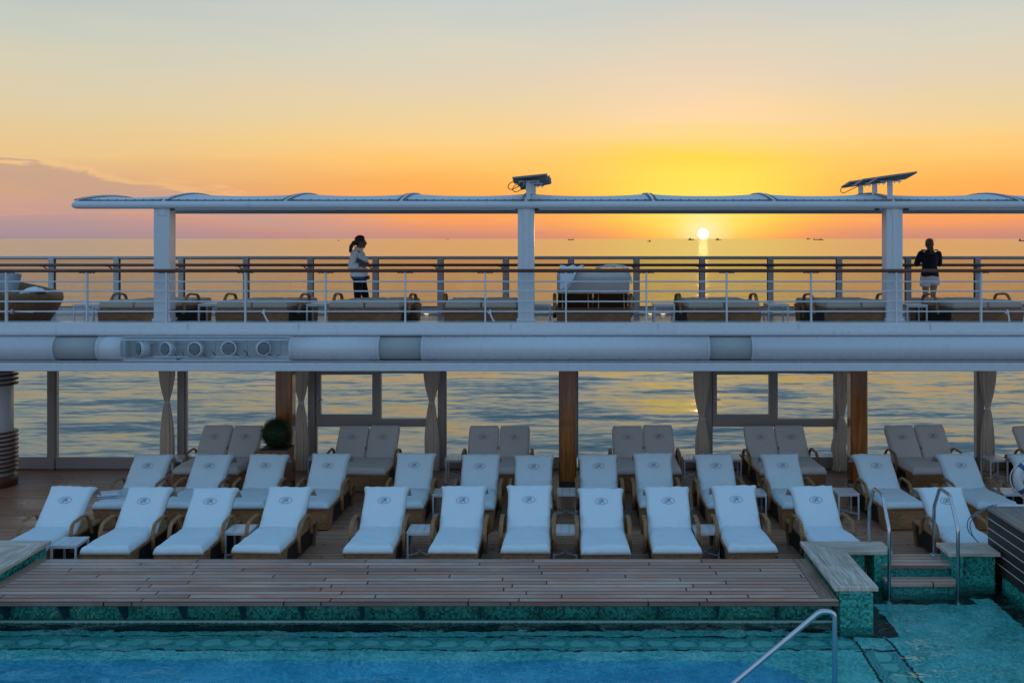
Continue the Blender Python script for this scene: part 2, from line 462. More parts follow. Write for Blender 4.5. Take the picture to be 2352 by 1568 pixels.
# glow around the sun
de=t.math('SUBTRACT',el,math.degrees(SUN_EL))
def gauss(sx,sy,off=0.0):
    a=t.math('POWER',t.math('DIVIDE',daz,sx),2.0); b=t.math('POWER',t.math('DIVIDE',t.math('SUBTRACT',de,off),sy),2.0)
    return t.math('EXPONENT',t.math('MULTIPLY',t.math('ADD',a,b),-1.0))
infront=t.math('GREATER_THAN',dy,0.0)
g1=t.math('MULTIPLY',gauss(5.2,2.6,1.5),infront); g2=t.math('MULTIPLY',gauss(4.2,1.9,1.3),infront); g3=t.math('MULTIPLY',gauss(1.1,.95,.1),infront)
front=t.mix(t.math('MULTIPLY',g1,.15),front,lin((255,212,62)))
front=t.mix(t.math('MULTIPLY',g2,.80),front,lin((255,226,98)))
g4=t.math('MULTIPLY',gauss(2.6,1.25,.75),infront)
front=t.mix(t.math('MULTIPLY',g4,.72),front,lin((255,230,110)))
front=t.mix(t.math('MULTIPLY',g3,.72),front,lin((255,243,190)))
# sky opposite the sun
cs=t.math('COSINE',t.math('MULTIPLY',daz,PI/180))
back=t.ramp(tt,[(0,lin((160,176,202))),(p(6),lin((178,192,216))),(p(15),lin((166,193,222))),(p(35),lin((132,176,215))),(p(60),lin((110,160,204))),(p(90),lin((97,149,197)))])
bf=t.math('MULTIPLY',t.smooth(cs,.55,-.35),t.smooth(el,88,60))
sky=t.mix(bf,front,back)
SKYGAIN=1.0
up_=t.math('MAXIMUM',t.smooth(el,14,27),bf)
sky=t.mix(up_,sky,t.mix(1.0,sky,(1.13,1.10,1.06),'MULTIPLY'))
disc=t.math('GREATER_THAN',t.vmath('DOT_PRODUCT',d,tuple(sundir)),math.cos(R(.285)))
sky=t.mix(disc,sky,(2.6,2.5,2.1))
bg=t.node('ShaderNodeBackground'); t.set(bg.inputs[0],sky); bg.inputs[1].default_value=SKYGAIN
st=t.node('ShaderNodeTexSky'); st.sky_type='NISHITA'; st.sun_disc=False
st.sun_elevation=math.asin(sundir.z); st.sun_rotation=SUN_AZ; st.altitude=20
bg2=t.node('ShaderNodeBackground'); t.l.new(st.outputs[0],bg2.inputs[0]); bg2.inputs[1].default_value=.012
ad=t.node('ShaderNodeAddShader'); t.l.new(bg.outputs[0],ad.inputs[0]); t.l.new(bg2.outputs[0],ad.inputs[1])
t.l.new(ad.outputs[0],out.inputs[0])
w.cycles.sampling_method='MANUAL'; w.cycles.sample_map_resolution=2048
sl=bpy.data.lights.new('sun','SUN'); sl.energy=.03; sl.angle=R(.53); sl.color=(1,.55,.22)
so=bpy.data.objects.new('sun',sl); C.objects.link(so); so.location=(30,200,8); so.rotation_euler=sundir.to_track_quat('Z','Y').to_euler()

# ---------------------------------------------------------------- sea
SEA=-15.5
m,t,out=newmat('sea_water'); v=coords(t,True)
def slope(scale,rot,amp,detail,dist):
    x=t.node('ShaderNodeTexNoise'); t.set(x.inputs['Vector'],t.mapping(v,scale,rot=(0,0,rot))); x.inputs['Scale'].default_value=1
    x.inputs['Detail'].default_value=detail; x.inputs['Roughness'].default_value=.5; x.inputs['Distortion'].default_value=dist
    return t.vmath('MULTIPLY',t.vmath('SUBTRACT',x.outputs['Color'],(.5,.5,.5)),(amp*.55,amp,0))
sl1=slope((.042,.12,1),.10,.46,3,.5); sl2=slope((.14,.46,1),-.08,.46,3,.9); sl3=slope((.60,1.7,1),.12,.30,3,.4)
dist_=t.vmath('LENGTH',v); ld=t.math('LOGARITHM',dist_,10.0)
calm=t.math('SUBTRACT',1.0,t.math('MULTIPLY',t.smooth(ld,2.05,2.95),.85))
sv=t.vmath('SCALE',t.vmath('ADD',t.vmath('ADD',sl1,sl2),sl3),None,calm); sx_,sy_,sz_=t.xyz(sv)
sx_=t.math('MULTIPLY',sx_,t.math('DIVIDE',1.0,t.math('ADD',calm,.25)))
sy_=t.math('ADD',t.math('MINIMUM',sy_,0.0),t.math('MULTIPLY',t.math('MAXIMUM',sy_,0.0),.42))   # waves lean towards the ship: long backs, steep fronts
sy_=t.math('SUBTRACT',sy_,t.math('MULTIPLY',t.math('SUBTRACT',1.0,calm),.008))
sy_=t.math('SUBTRACT',sy_,t.math('MULTIPLY',calm,.008))
N_=t.vmath('NORMALIZE',t.comb(sx_,sy_,1.0))
rgh=t.math('ADD',.11,t.math('MULTIPLY',t.smooth(ld,2.0,3.5),.02))
pr=principled(t,out,(.040,.080,.088),rgh,0,N_,.5); pr.inputs['IOR'].default_value=1.7
M['sea']=m
mb=MB(); rings=[0,60,150,400,1200,4000,15000,70000]
b0=mb.vert((0,0,SEA))
NS=64; prev=None
for r_ in rings[1:]:
    cur=[mb.vert((r_*math.cos(2*PI*i/NS),r_*math.sin(2*PI*i/NS),SEA)) for i in range(NS)]
    for i in range(NS):
        j=(i+1)%NS
        if prev is None: mb.face([b0,cur[i],cur[j]])
        else: mb.face([prev[i],cur[i],cur[j],prev[j]])
    prev=cur
tag(mb.build('sea',M['sea']),kind='structure')

# ---------------------------------------------------------------- far boats
boatmat=plain('boat_hull_paint',(.05,.035,.03),.6); cabinmat=plain('boat_cabin_paint',(.10,.08,.07),.6)
def boat(x,yb,wpx,label,style=0,flip=1):
    dist=(H-SEA)*FPX/max(yb-547.5,2.0); L=wpx*dist/FPX
    e=empty('fishing_boat',((x-1300)*dist/FPX,dist,SEA),0,label,'boat','small boats on the horizon')
    s=L; f=flip
    mb=MB(); st=[(-.5,.10,.16),(-.35,.15,.12),(0,.17,.11),(.3,.14,.13),(.5,.015,.22)]
    rows=[]
    for (xx,hw,hh) in st:
        rows.append([mb.vert(((xx*s*f),yy*s,zz*s)) for (yy,zz) in ((-hw,hh),(-hw*.7,-.02),(hw*.7,-.02),(hw,hh))])
    for a,b in zip(rows,rows[1:]):
        for k in range(4): mb.face([a[k],b[k],b[(k+1)%4],a[(k+1)%4]])
    mb.face(rows[0]); mb.face(rows[-1][::-1]); mb.build('hull',boatmat,e)
    cb=MB()
    if style==0: cb.box(-.30*s,.02*s,-.09*s,.09*s,.10*s,.30*s).box(-.2*s,-.06*s,-.06*s,.06*s,.30*s,.38*s)
    elif style==1: cb.box(.05*s*f-.1*s,.05*s*f+.16*s,-.08*s,.08*s,.10*s,.42*s)
    else: cb.box(-.42*s*f-.06*s,-.42*s*f+.08*s,-.1*s,.1*s,.1*s,.30*s)
    cb.build('cabin',cabinmat,e)
    mm=MB().tube([(-.02*s,0,.1*s),(-.02*s,0,(.75 if style==1 else .5)*s)],.012*s,6)
    mm.tube([(.33*s*f,0,.1*s),(.33*s*f,0,.42*s)],.010*s,5); mm.build('mast',boatmat,e)
for a in [(777,553,5,'tiny dark boat on the sea just left of the walking woman',1,1),
          (1028,550,6,'small boat on the skyline right of the walking woman',2,1),
          (1311,551.5,13,'low dark boat just right of the middle white column',2,-1),
          (1491,555,9,'nearest dark fishing boat with tall cabin, left of the sun',1,1),
          (1587,551.5,13,'low boat immediately left of the setting sun',0,1),
          (1650,551.5,12,'low boat immediately right of the setting sun',0,-1),
          (1857,549.8,9,'faint small boat left of the pair under the sloping panels',0,1),
          (1875,551.5,13,'left boat of the pair far right of the sun',2,1),
          (1887,551.5,10,'right boat of the pair far right of the sun',0,-1),
          (2350,554,18,'long low boat cut by the right edge of the picture',2,1)]:
    boat(*a)
# ---------------------------------------------------------------- pool deck, pool, platform
PXL,PXR=-7.28,5.93       # pool side limits
DW=13.16                 # pool far wall
mb=MB()
def slab(x0,x1,y0,y1,z0,z1): mb.box(x0,x1,y0,y1,z0,z1)
slab(-24,24,14.7,22.9,-.3,0); slab(-24,-12,2,14.7,-.3,0); slab(9.5,24,2,14.7,-.3,0)
tag(mb.build('pool_deck',M['deck']),kind='structure')
# raised wooden platform behind the pool
e=empty('pool_platform',(0,0,0),0,'raised weathered wooden platform between the front loungers and the pool','platform')
PT=.407
MB().box(-7.13,3.12,13.09,14.70,PT-.05,PT).build('planking',M['platform'],e)
xs=[-7.28,-5.62,-3.43,-1.19,1.0,3.33]
for i in range(5): MB().box(xs[i]+.004,xs[i+1]-.004,12.96,13.082,PT-.055,PT+.002).build('edge_board',M['platform'],e,bevel=.006)
for (xa,xb) in ((3.128,3.325),(-7.275,-7.138)): MB().box(xa,xb,13.09,14.70,PT-.05,PT+.003).build('border_board',M['borderboard'],e)
MB().box(-7.27,3.32,13.33,14.64,-.29,PT-.056).build('support_wall',M['mosaic'],e)
finm=plain('blue_fin_plate',(.012,.07,.13),.35)
x=-6.95
while x<3.2:
    fn=MB().hexa([(x,13.22,.10),(x+.012,13.22,.10),(x+.012,13.325,.10),(x,13.325,.10)],[(x,13.0,.345),(x+.012,13.0,.345),(x+.012,13.325,.345),(x,13.325,.345)]); x+=.735; fn.build('bracket',finm,e)
x=-6.55
while x<3.1:
    jt=MB().lathe([(.016,-.01),(.024,-.01),(.024,.0),(.010,.004)],(x,13.325,.30),10,axis='y'); x+=.735
    jt.build('water_jet',M['black'],e)
# depth markers on the pool wall under the overhang
def text_obj(name,body,size,loc,rot,matl,parent=None,ext=.002,ax='CENTER',sx=1.0):
    cu=bpy.data.curves.new(name,'FONT'); cu.body=body; cu.size=size; cu.extrude=ext; cu.align_x=ax; cu.align_y='CENTER'
    cu.materials.append(matl)
    o=bpy.data.objects.new(name,cu); C.objects.link(o); o.location=loc; o.rotation_euler=rot; o.scale=(sx,1,1)
    me=bpy.data.meshes.new_from_object(o.evaluated_get(bpy.context.evaluated_depsgraph_get())); bpy.data.objects.remove(o); bpy.data.curves.remove(cu)
    o=put(name,me,parent,loc,rot); o.scale=(sx,1,1)
    return o
X_=lambda px,dd:(px-1300)*dd/FPX
sg=empty('depth_marker',(X_(694,13.31),13.31,.315),0,'pale depth plate with dark lettering half hidden under the platform edge','sign')
pl_=MB().box(-.26,.26,-.006,.006,-.035,.05).build('plate',M['plate'],sg)
text_obj('lettering','5\'-4" (1.62M)',.075,(0,-.009,.004),(PI/2,0,0),M['ink'],pl_)
sg=empty('depth_marker',(X_(823,13.31),13.31,.315),0,'blank pale plate under the platform edge, right of the lettered one','sign')
MB().box(-.26,.26,-.006,.006,-.018,.05).build('plate',M['plate'],sg)

# pool basin: stepped floor of mosaic
LZ=-.16                       # shallow ledge level
DEEP=-1.25
def pool_mat():
    m,t,out=newmat('pool_mosaic'); P=t.node('ShaderNodeNewGeometry'); v=P.outputs['Position']
    sz=.03
    va=t.vmath('ADD',v,(.0113,.0117,.0061)); sn=t.vmath('SNAP',va,(sz,sz,sz))
    wn=t.node('ShaderNodeTexWhiteNoise'); wn.noise_dimensions='3D'; t.set(wn.inputs['Vector'],sn)
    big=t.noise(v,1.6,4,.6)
    f=t.math('ADD',t.math('MULTIPLY',wn.outputs['Value'],.7),t.math('MULTIPLY',t.math('SUBTRACT',big,.42),1.5),clamp=True)  # random tile tone; broad patches strengthened to stand in for ripple light
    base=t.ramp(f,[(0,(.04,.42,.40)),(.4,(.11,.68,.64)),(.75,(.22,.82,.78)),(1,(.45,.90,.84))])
    x,y,z=t.xyz(v)
    def inside(c,lo,hi): return t.math('MULTIPLY',t.math('GREATER_THAN',c,lo),t.math('LESS_THAN',c,hi))
    def AND(a,b): return t.math('MULTIPLY',a,b)
    # medallion border along the far edge and back towards the near side
    y0,y1=12.53,12.95; x0,x1=3.46,3.88
    flor=t.math('GREATER_THAN',z,LZ-.03)
    bandx=AND(inside(y,y0,y1),t.math('LESS_THAN',x,x0)); bandy=AND(inside(x,x0,x1),t.math('LESS_THAN',y,y0))
    sq=AND(inside(x,x0,x1),inside(y,y0,y1))
    def pattern(along,across,ca,half):
        per=.313
        u=t.math('SUBTRACT',t.math('FRACT',t.math('DIVIDE',along,per)),.5)
        uu=t.math('MULTIPLY',u,per); ww=t.math('SUBTRACT',across,ca)
        el_=t.math('ADD',t.math('POWER',t.math('DIVIDE',uu,.118),2.0),t.math('POWER',t.math('DIVIDE',ww,.085),2.0))
        ell=t.math('LESS_THAN',el_,1.0)
        rings=t.math('GREATER_THAN',t.math('SINE',t.math('MULTIPLY',t.math('SQRT',el_),13.0)),.0)
        return ell,rings
    e1,r1=pattern(x,y,(y0+y1)/2,0); e2,r2=pattern(y,x,(x0+x1)/2,0)
    dark=(.03,.28,.27); mid=(.08,.52,.48); light=(.20,.70,.62)
    tn=t.math('MULTIPLY',wn.outputs['Value'],.5)
    pcx=t.mix(e1,t.mix(r1,dark,mid),light); pcy=t.mix(e2,t.mix(r2,dark,mid),light)
    c=t.mix(bandx,base,t.mix(t.math('MULTIPLY',tn,.6),pcx,base)); c=t.mix(bandy,c,t.mix(t.math('MULTIPLY',tn,.6),pcy,base))
    lw=.032
    lines=None
    for (q,val,lim) in ((y,y0,('x',-99,x1+lw/2)),(y,y1,('x',-99,x1+lw/2)),(x,x0,('y',-99,y1+lw/2)),(x,x1,('y',-99,y1+lw/2))):
        l_=inside(q,val-lw/2,val+lw/2); ot=x if lim[0]=='x' else y
        l_=AND(l_,inside(ot,lim[1],lim[2])); lines=l_ if lines is None else t.math('MAXIMUM',lines,l_)
    c=t.mix(AND(lines,flor),c,(.008,.02,.022))
    # black tile border round the ledge
    bl=t.math('MAXIMUM',t.math('GREATER_THAN',y,DW-.03),t.math('GREATER_THAN',x,PXR-.2))
    bl=AND(bl,t.math('LESS_THAN',x,3.76))
    px=inside(x,3.7,4.06); bl=t.math('MAXIMUM',bl,AND(px,inside(y,12.97,14.6)))
    bl=t.math('MAXIMUM',bl,AND(inside(x,4.0,5.42),t.math('GREATER_THAN',y,14.05)))
    bl=t.math('MAXIMUM',bl,t.math('GREATER_THAN',x,PXR-.26)); bl=t.math('MAXIMUM',bl,t.math('GREATER_THAN',y,14.3))
    bl=t.math('MAXIMUM',bl,AND(inside(y,12.97,13.1),inside(x,3.3,4.06)))
    c=t.mix(AND(bl,flor),c,(.006,.016,.018))
    # deep basin in blue tile
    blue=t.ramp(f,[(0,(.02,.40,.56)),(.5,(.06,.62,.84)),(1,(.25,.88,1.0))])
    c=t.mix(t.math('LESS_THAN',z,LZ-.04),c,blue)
    principled(t,out,c,.5,0,None,.3); return m
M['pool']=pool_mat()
mb=MB()
# ledge outline with the rounded corner of the deep basin
dy_,dxr,rc=12.23,2.62,.75
arc=[(dxr-rc+rc*math.cos(a),dy_-rc+rc*math.sin(a)) for a in [PI/2*k/10 for k in range(11)]]   # from (dxr,dy-rc) to (dxr-rc,dy)
b=[mb.vert((x,y,LZ)) for (x,y) in arc]; lo=[mb.vert((x,y,DEEP)) for (x,y) in arc]
corner=mb.vert((dxr,DW+.2,LZ)); cr2=mb.vert((dxr-rc,DW+.2,LZ))
# ledge pieces
for i in range(len(arc)-1): mb.face([b[i],corner if i<5 else cr2,b[i+1]] if i!=5 else [b[i],corner,cr2,b[i+1]])
mb.face([b[5],corner,cr2]) if False else None
L0=mb.vert((-12,dy_,LZ)); L1=mb.vert((-12,DW+.2,LZ)); mb.face([L0,b[-1],cr2,L1])
R0=mb.vert((dxr,6,LZ)); R1=mb.vert((PXR+.1,6,LZ)); R2=mb.vert((PXR+.1,14.7,LZ)); R3=mb.vert((dxr,14.7,LZ))
mb.face([R0,R1,R2,R3,corner,b[0]])
for i in range(len(arc)-1): mb.face([b[i],b[i+1],lo[i+1],lo[i]])
l0=mb.vert((-12,dy_,DEEP)); mb.face([b[-1],L0,l0,lo[-1]])
r0=mb.vert((dxr,6,DEEP)); mb.face([R0,b[0],lo[0],r0])
k=[mb.vert((-12,6,DEEP))]
mb.face([k[0],r0]+lo+[l0])
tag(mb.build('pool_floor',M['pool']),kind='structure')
mb=MB(); mb.box(PXR+.0,PXR+.1,6,14.5,LZ,.215)
mb.box(-12,3.33,DW,DW+.06,.045,WZ+.012)
tag(mb.build('pool_wall',M['mosaic']),kind='structure')
tag(MB().box(-12,3.33,DW+.001,DW+.06,LZ,.0445).build('pool_wall_band',mosaic('black_mosaic',[(0,(.004,.010,.012)),(1,(.02,.05,.055))])),kind='structure')
tag(MB().box(-7.25,3.32,DW-.012,DW+.03,WZ+.014,WZ+.026).build('gutter_edge',paint('gutter_trim',(.5,.55,.55),.4)),kind='structure')
# water
m,t,out=newmat('pool_water'); v=coords(t,True)
na=t.noise(t.mapping(v,(1.1,2.0,1)),1.0,3,.5,.7); nb_=t.noise(t.mapping(v,(5,8,1)),1.0,3,.5,.5); nc=t.noise(v,30,2,.5)
rough_r=t.smooth(t.xyz(v)[1],13.4,11.6)
hgt=t.math('ADD',t.math('ADD',t.math('MULTIPLY',na,.24),t.math('MULTIPLY',nb_,.095)),t.math('MULTIPLY',nc,.012))
pr=t.node('ShaderNodeBsdfPrincipled'); pr.inputs['Base Color'].default_value=(.97,1,1,1); pr.inputs['Transmission Weight'].default_value=1
pr.inputs['Roughness'].default_value=.0; pr.inputs['IOR'].default_value=1.33

def wslope(scale,amp,dist):
    x=t.node('ShaderNodeTexNoise'); t.set(x.inputs['Vector'],t.mapping(v,scale,rot=(0,0,.2))); x.inputs['Scale'].default_value=1
    x.inputs['Detail'].default_value=3; x.inputs['Roughness'].default_value=.55; x.inputs['Distortion'].default_value=dist
    return t.vmath('MULTIPLY',t.vmath('SUBTRACT',x.outputs['Color'],(.5,.5,.5)),(amp*.7,amp,0))
rough_zone=t.smooth(t.noise(t.mapping(v,(.35,.7,1)),1.0,2,.5),.35,.65)
wv=t.vmath('ADD',t.vmath('ADD',wslope((.9,2.0,1),.80,.8),wslope((4,8,1),.75,1.0)),t.vmath('SCALE',wslope((14,26,1),.55,.5),None,rough_zone))
bf_=t.math('SUBTRACT',1.0,t.math('MULTIPLY',t.node('ShaderNodeNewGeometry').outputs['Backfacing'],2.0))
t.l.new(t.vmath('SCALE',t.vmath('NORMALIZE',t.vmath('ADD',wv,(0,0,1))),None,bf_),pr.inputs['Normal']); t.l.new(pr.outputs[0],out.inputs[0])
mb=MB(); a=[mb.vert(q) for q in ((-12,6,WZ),(PXR+.05,6,WZ),(PXR+.05,14.6,WZ),(3.5,14.6,WZ),(3.5,DW+.02,WZ),(-12,DW+.02,WZ))]; mb.face(a)
tag(mb.build('pool_water',m),kind='structure')

# teak-topped pool walls
CZ=.55
def coping(root,poly_parts,bodies):
    for (nm,poly,mt) in poly_parts: MB().prism(poly,CZ-.052,CZ).build(nm,mt,root,bevel=.006)
    for bx in bodies: MB().box(*bx).build('tiled_wall',M['mosaic'],root)
e=empty('pool_coping',(0,0,0),0,'L-shaped teak-topped turquoise tiled wall at the right end of the wooden platform','pool wall')
coping(e,[('coping_board',[(3.30,13.07),(3.83,13.07),(3.83,14.56),(3.30,15.06)],M['coping']),
          ('coping_board',[(3.835,14.57),(4.46,14.57),(4.46,15.06),(3.307,15.063)],M['copingx'])],
       [(3.345,3.745,13.0,15.0,LZ,CZ-.053),(3.746,4.12,14.72,14.98,LZ,CZ-.053),(4.22,4.40,14.60,14.98,LZ,CZ-.053)])
# fine border lines let into the coping
ln=MB()
for xx in (3.40,3.73): ln.box(xx,xx+.004,13.17,14.5,CZ,CZ+.0015)
ln.box(3.40,3.734,13.165,13.169,CZ,CZ+.0015); ln.build('inlay_line',M['slat'],e)
e=empty('pool_coping',(0,0,0),0,'teak-topped turquoise tiled pool wall at the left edge of the picture','pool wall')
coping(e,[('coping_board',[(-7.84,10.0),(-7.28,10.0),(-7.28,15.10),(-7.84,14.56)],M['coping']),
          ('coping_board',[(-12,14.57),(-7.845,14.57),(-7.285,15.103),(-12,15.103)],M['copingx'])],
       [(-7.8,-7.33,10.0,15.04,LZ,CZ-.053),(-12,-7.81,14.62,15.04,LZ,CZ-.053)])
e=empty('pool_coping',(0,0,0),0,'short teak-topped turquoise tiled block between the steps and the dark slatted box','pool wall')
coping(e,[('coping_board',[(5.20,14.49),(5.905,14.49),(5.905,15.0),(5.20,15.0)],M['copingx'])],
       [(5.255,5.86,14.57,14.96,LZ,CZ-.053),(5.255,5.40,14.50,14.57,LZ,CZ-.053)])
# steps
e=empty('pool_steps',(4.78,14.5,0),0,'two wooden pool steps with turquoise tiled risers between the steel handrails','steps')
for (x0,x1,ya,yb,zz) in ((-.44,.50,.05,.56,.37),(-.49,.465,-.30,-.01,.23)):
    s_=MB().box(x0,x1,ya,yb,zz-.045,zz).build('step_board',M['platform'],e,bevel=.005)
MB().box(-.46,.47,.09,.56,LZ,.324).build('tiled_riser',M['mosaic'],e)
MB().box(-.46,.44,-.26,.089,LZ,.184).build('tiled_riser',M['mosaic'],e)

# steel handrails
def rail(name,pts,r,label,rf=.10):
    e=empty(name,pts[0],0,label,'handrail')
    o=Vector(pts[0])
    MB().tube([Vector(q)-o for q in fillet(pts,rf,5)],r,12).build('tube',M['metal'],e)
    fl=MB()
    for q in (pts[0],pts[-1]):
        c=Vector(q)-o; fl.lathe([(.055,0),(.055,.008),(.03,.014)],c,16)
    fl.build('base_flange',M['metal'],e); return e
for xx,lb in ((4.275,'steel pool handrail on the left side of the two wooden steps'),(5.185,'steel pool handrail on the right side of the two wooden steps')):
    rail('pool_handrail',[(xx,15.03,.37),(xx,15.03,1.03),(xx,14.80,1.36),(xx,14.40,1.355),(xx,14.11,.97),(xx,14.11,LZ)],.0235,lb,.05)
rail('pool_handrail',[(2.57,10.2,LZ),(2.57,10.2,1.245),(2.44,10.2,1.265),(1.40,10.2,.40),(1.05,10.2,-.2),(1.05,10.2,DEEP)],.0255,'long sloping steel handrail standing in the water in the foreground',.16)

# slatted dark box on the right
e=empty('slatted_box',(5.94,10.0,0),0,'dark brown slatted box with pale lines and a planked top at the right edge','box')
bx=MB()
zs=[.215,.35,.485,.62,.755,.89,.985]
for a_,b_ in zip(zs,zs[1:]): bx.box(0,.03,0,5.02,a_+.006,b_-.006)
bx.box(0,.03,0,5.02,.985,1.0)
bx.build('slat',M['slat'],e)
pb=MB()
for z_ in zs[1:-1]: pb.box(-.003,.028,.002,5.018,z_-.0055,z_+.0055)
pb.build('pale_strip',paint('pale_strip_paint',(.72,.70,.66),.5),e)
MB().box(.031,.099,.005,5.015,.216,.99).build('backing',M['black'],e)
MB().box(.10,3.2,.005,5.0,0.0,.99).build('core',M['slat'],e)
MB().box(0.03,3.2,5.0,5.02,0.0,.985).build('end_panel',M['slat'],e)
MB().box(-.012,3.2,0,5.035,1.002,1.036).build('top_board',M['slattop'],e)
sg=empty('exit_sign',(5.935,12.72,.86),0,'small green pictogram sign on the dark slatted box','sign')
greenm=plain('green_sign',(.0,.16,.09),.4)
pl_=MB().box(-.006,.004,-.085,.085,-.075,.075).build('plate',greenm,sg)
fig=MB(); fig.box(-.009,-.006,-.055,-.045,-.05,.05); fig.box(-.009,-.006,.045,.055,-.05,.05); fig.box(-.009,-.006,-.055,.055,.045,.053)
fig.box(-.009,-.006,-.02,.02,-.02,.02); fig.box(-.009,-.006,-.03,-.01,-.05,-.02); fig.box(-.009,-.006,.012,.03,-.05,-.02); fig.box(-.009,-.006,-.008,.008,.024,.04)
fig.build('pictogram',M['white'],pl_)
# cleaning pole and hose lying on the box
tag(MB().tube([(6.02,15.02,1.06),(8.6,15.0,1.06)],.021,10).build('cleaning_pole',paint('pole_alu',(.62,.66,.7),.35)),'pale cleaning pole lying along the end of the dark slatted box','pole')
def dpt(u,v,dd):   # a point seen in the detail picture at depth dd
    x=(2100+u/4.48)*.9408; y=(1150+v/4.48)*.9408
    return ((x-1300)*dd/FPX,dd,H-(y-547.5)*dd/FPX)
for (pts,lb) in (([(1495,362,15.02),(1420,378,15.02),(1290,440,15.03),(1195,510,15.04),(1172,590,15.05),(1190,660,15.05),(1240,720,15.05),(1292,774,15.03),(1330,800,15.05)],'outer loop of thin blue hose hanging from the cleaning pole'),
            ([(1495,368,15.0),(1400,400,15.0),(1270,470,15.0),(1212,545,15.0),(1203,610,15.0),(1230,700,15.02),(1288,772,15.02)],'inner loop of thin blue hose hanging from the cleaning pole')):
    tag(MB().tube(bez([dpt(*q) for q in pts],5),.0075,6).build('hose',plain('hose_rubber',(.12,.22,.30),.4)),lb,'hose')
# ---------------------------------------------------------------- upper deck and its edge beam
tag(MB().box(-24,24,18.12,23.0,UD-.05,UD).build('upper_deck',M['upperdeck']),kind='structure')
tag(MB().box(-24,24,18.10,22.9,2.62,UD-.052).build('upper_deck_ceiling',M['soffit']),kind='structure')
e=empty('deck_edge_beam',(0,0,0),0,'long white rounded edge beam of the upper deck spanning the whole picture','beam')
XA,XB=-20,20
yT,zT,rT=17.86,2.988,.203
face=[(18.20,3.414),(17.845,3.414),(17.825,3.408),(17.82,3.395),(17.80,3.275),(17.775,3.268),(17.772,3.225),(17.80,3.195),(18.20,3.195)]
MB().extrude_x(face[::-1],XA,XB).build('coaming',M['beam'],e)
lip=[(18.2,2.755),(17.79,2.755),(17.735,2.748),(17.730,2.735),(17.730,2.622),(17.74,2.613),(18.2,2.613)]
MB().extrude_x(lip[::-1],XA,XB).build('lower_lip',M['beam'],e)
MB().extrude_x([(18.15,2.783),(17.80,2.783),(17.775,2.780),(17.775,2.770),(17.80,2.757),(18.15,2.757)][::-1],XA,XB).build('shadow_gap',M['greypaint'],e)
def tubeprof(r,n=20): return [(yT-r*math.cos(a),zT+r*math.sin(a)) for a in [PI/2-PI*i/n for i in range(n+1)]]
def half_tube(mb,x0,x1,r,thick=None):
    pr=tubeprof(r)
    if thick: pr=pr+tubeprof(r-thick)[::-1]
    else: pr=pr+[(yT+.3,zT-r),(yT+.3,zT+r)]
    n=len(pr); b=len(mb.v)
    for x in (x0,x1):
        for (y,z) in pr: mb.v.append((x,y,z))
    for i in range(n):
        j=(i+1)%n; sm=i<20
        mb.face([b+i,b+j,b+n+j,b+n+i],sm)
    mb.face([b+i for i in reversed(range(n))]); mb.face([b+n+i for i in range(n)])
segs=[(XA,-8.506),(-7.806,-7.388),(-4.599,-3.1),(-2.41,2.393),(3.085,XB)]
for (a,b) in segs:
    k=MB(); half_tube(k,a,b,rT); k.build('round_casing',M['beam'],e)
joint=MB()
for x in (-8.54,-7.77,-7.42,-4.56,-3.135,-2.375,2.36,3.12):
    half_tube(joint,x-.006,x+.006,rT+.004)
joint.build('joint_ring',M['white'],e)
for (a,b) in ((-8.506,-7.806),(-3.1,-2.41),(2.393,3.085)):
    k=MB(); half_tube(k,a+.001,b-.001,rT-.012); k.build('speaker_grille',M['grille'],e)
# lit alcove for the floodlights
al=MB(); al.box(-7.388,-4.599,18.06,18.10,2.79,3.19); al.box(-7.388,-4.599,17.80,18.06,2.785,2.80); al.box(-7.388,-4.599,17.80,18.06,3.176,3.19)
al.box(-7.387,-7.37,17.82,18.06,2.80,3.176); al.box(-4.617,-4.60,17.82,18.06,2.80,3.176)
al.build('alcove_lining',paint('alcove_paint',(.66,.68,.70),.5),e)
det=MB()
for z in (2.93,3.02): det.box(-7.3,-4.7,18.05,18.06,z,z+.012)
for x in (-6.9,-6.1,-5.55,-5.0): det.box(x,x+.16,18.04,18.06,2.83,3.14)
det.build('alcove_bracket',M['beam'],e)
pr_=tubeprof(rT-.004); sh=MB()
for q0,q1 in zip(pr_,pr_[1:]):
    i0=len(sh.v); sh.v+= [(-7.38,q0[0],q0[1]),(-7.38,q1[0],q1[1]),(-4.607,q1[0],q1[1]),(-4.607,q0[0],q0[1])]; sh.face([i0+3,i0+2,i0+1,i0],True)
sh.build('alcove_window',glass('alcove_acrylic',(.93,.95,.96),.5),e)
# paint seams, rust runs and small bolts
sm=MB()
for x in (-13.6,-6.3,-4.45,-.9,1.55,3.9,6.10): sm.box(x,x+.006,17.7285,17.74,2.62,2.75); sm.box(x-.02,x-.014,17.798,17.825,3.28,3.40)
sm.build('seam',M['greypaint'],e)
bl=MB()
for i in range(14): bl.ball((-8.4+i*.85,17.772,3.235),.007,n=6,m=4)
bl.build('bolt',M['grille'],e)
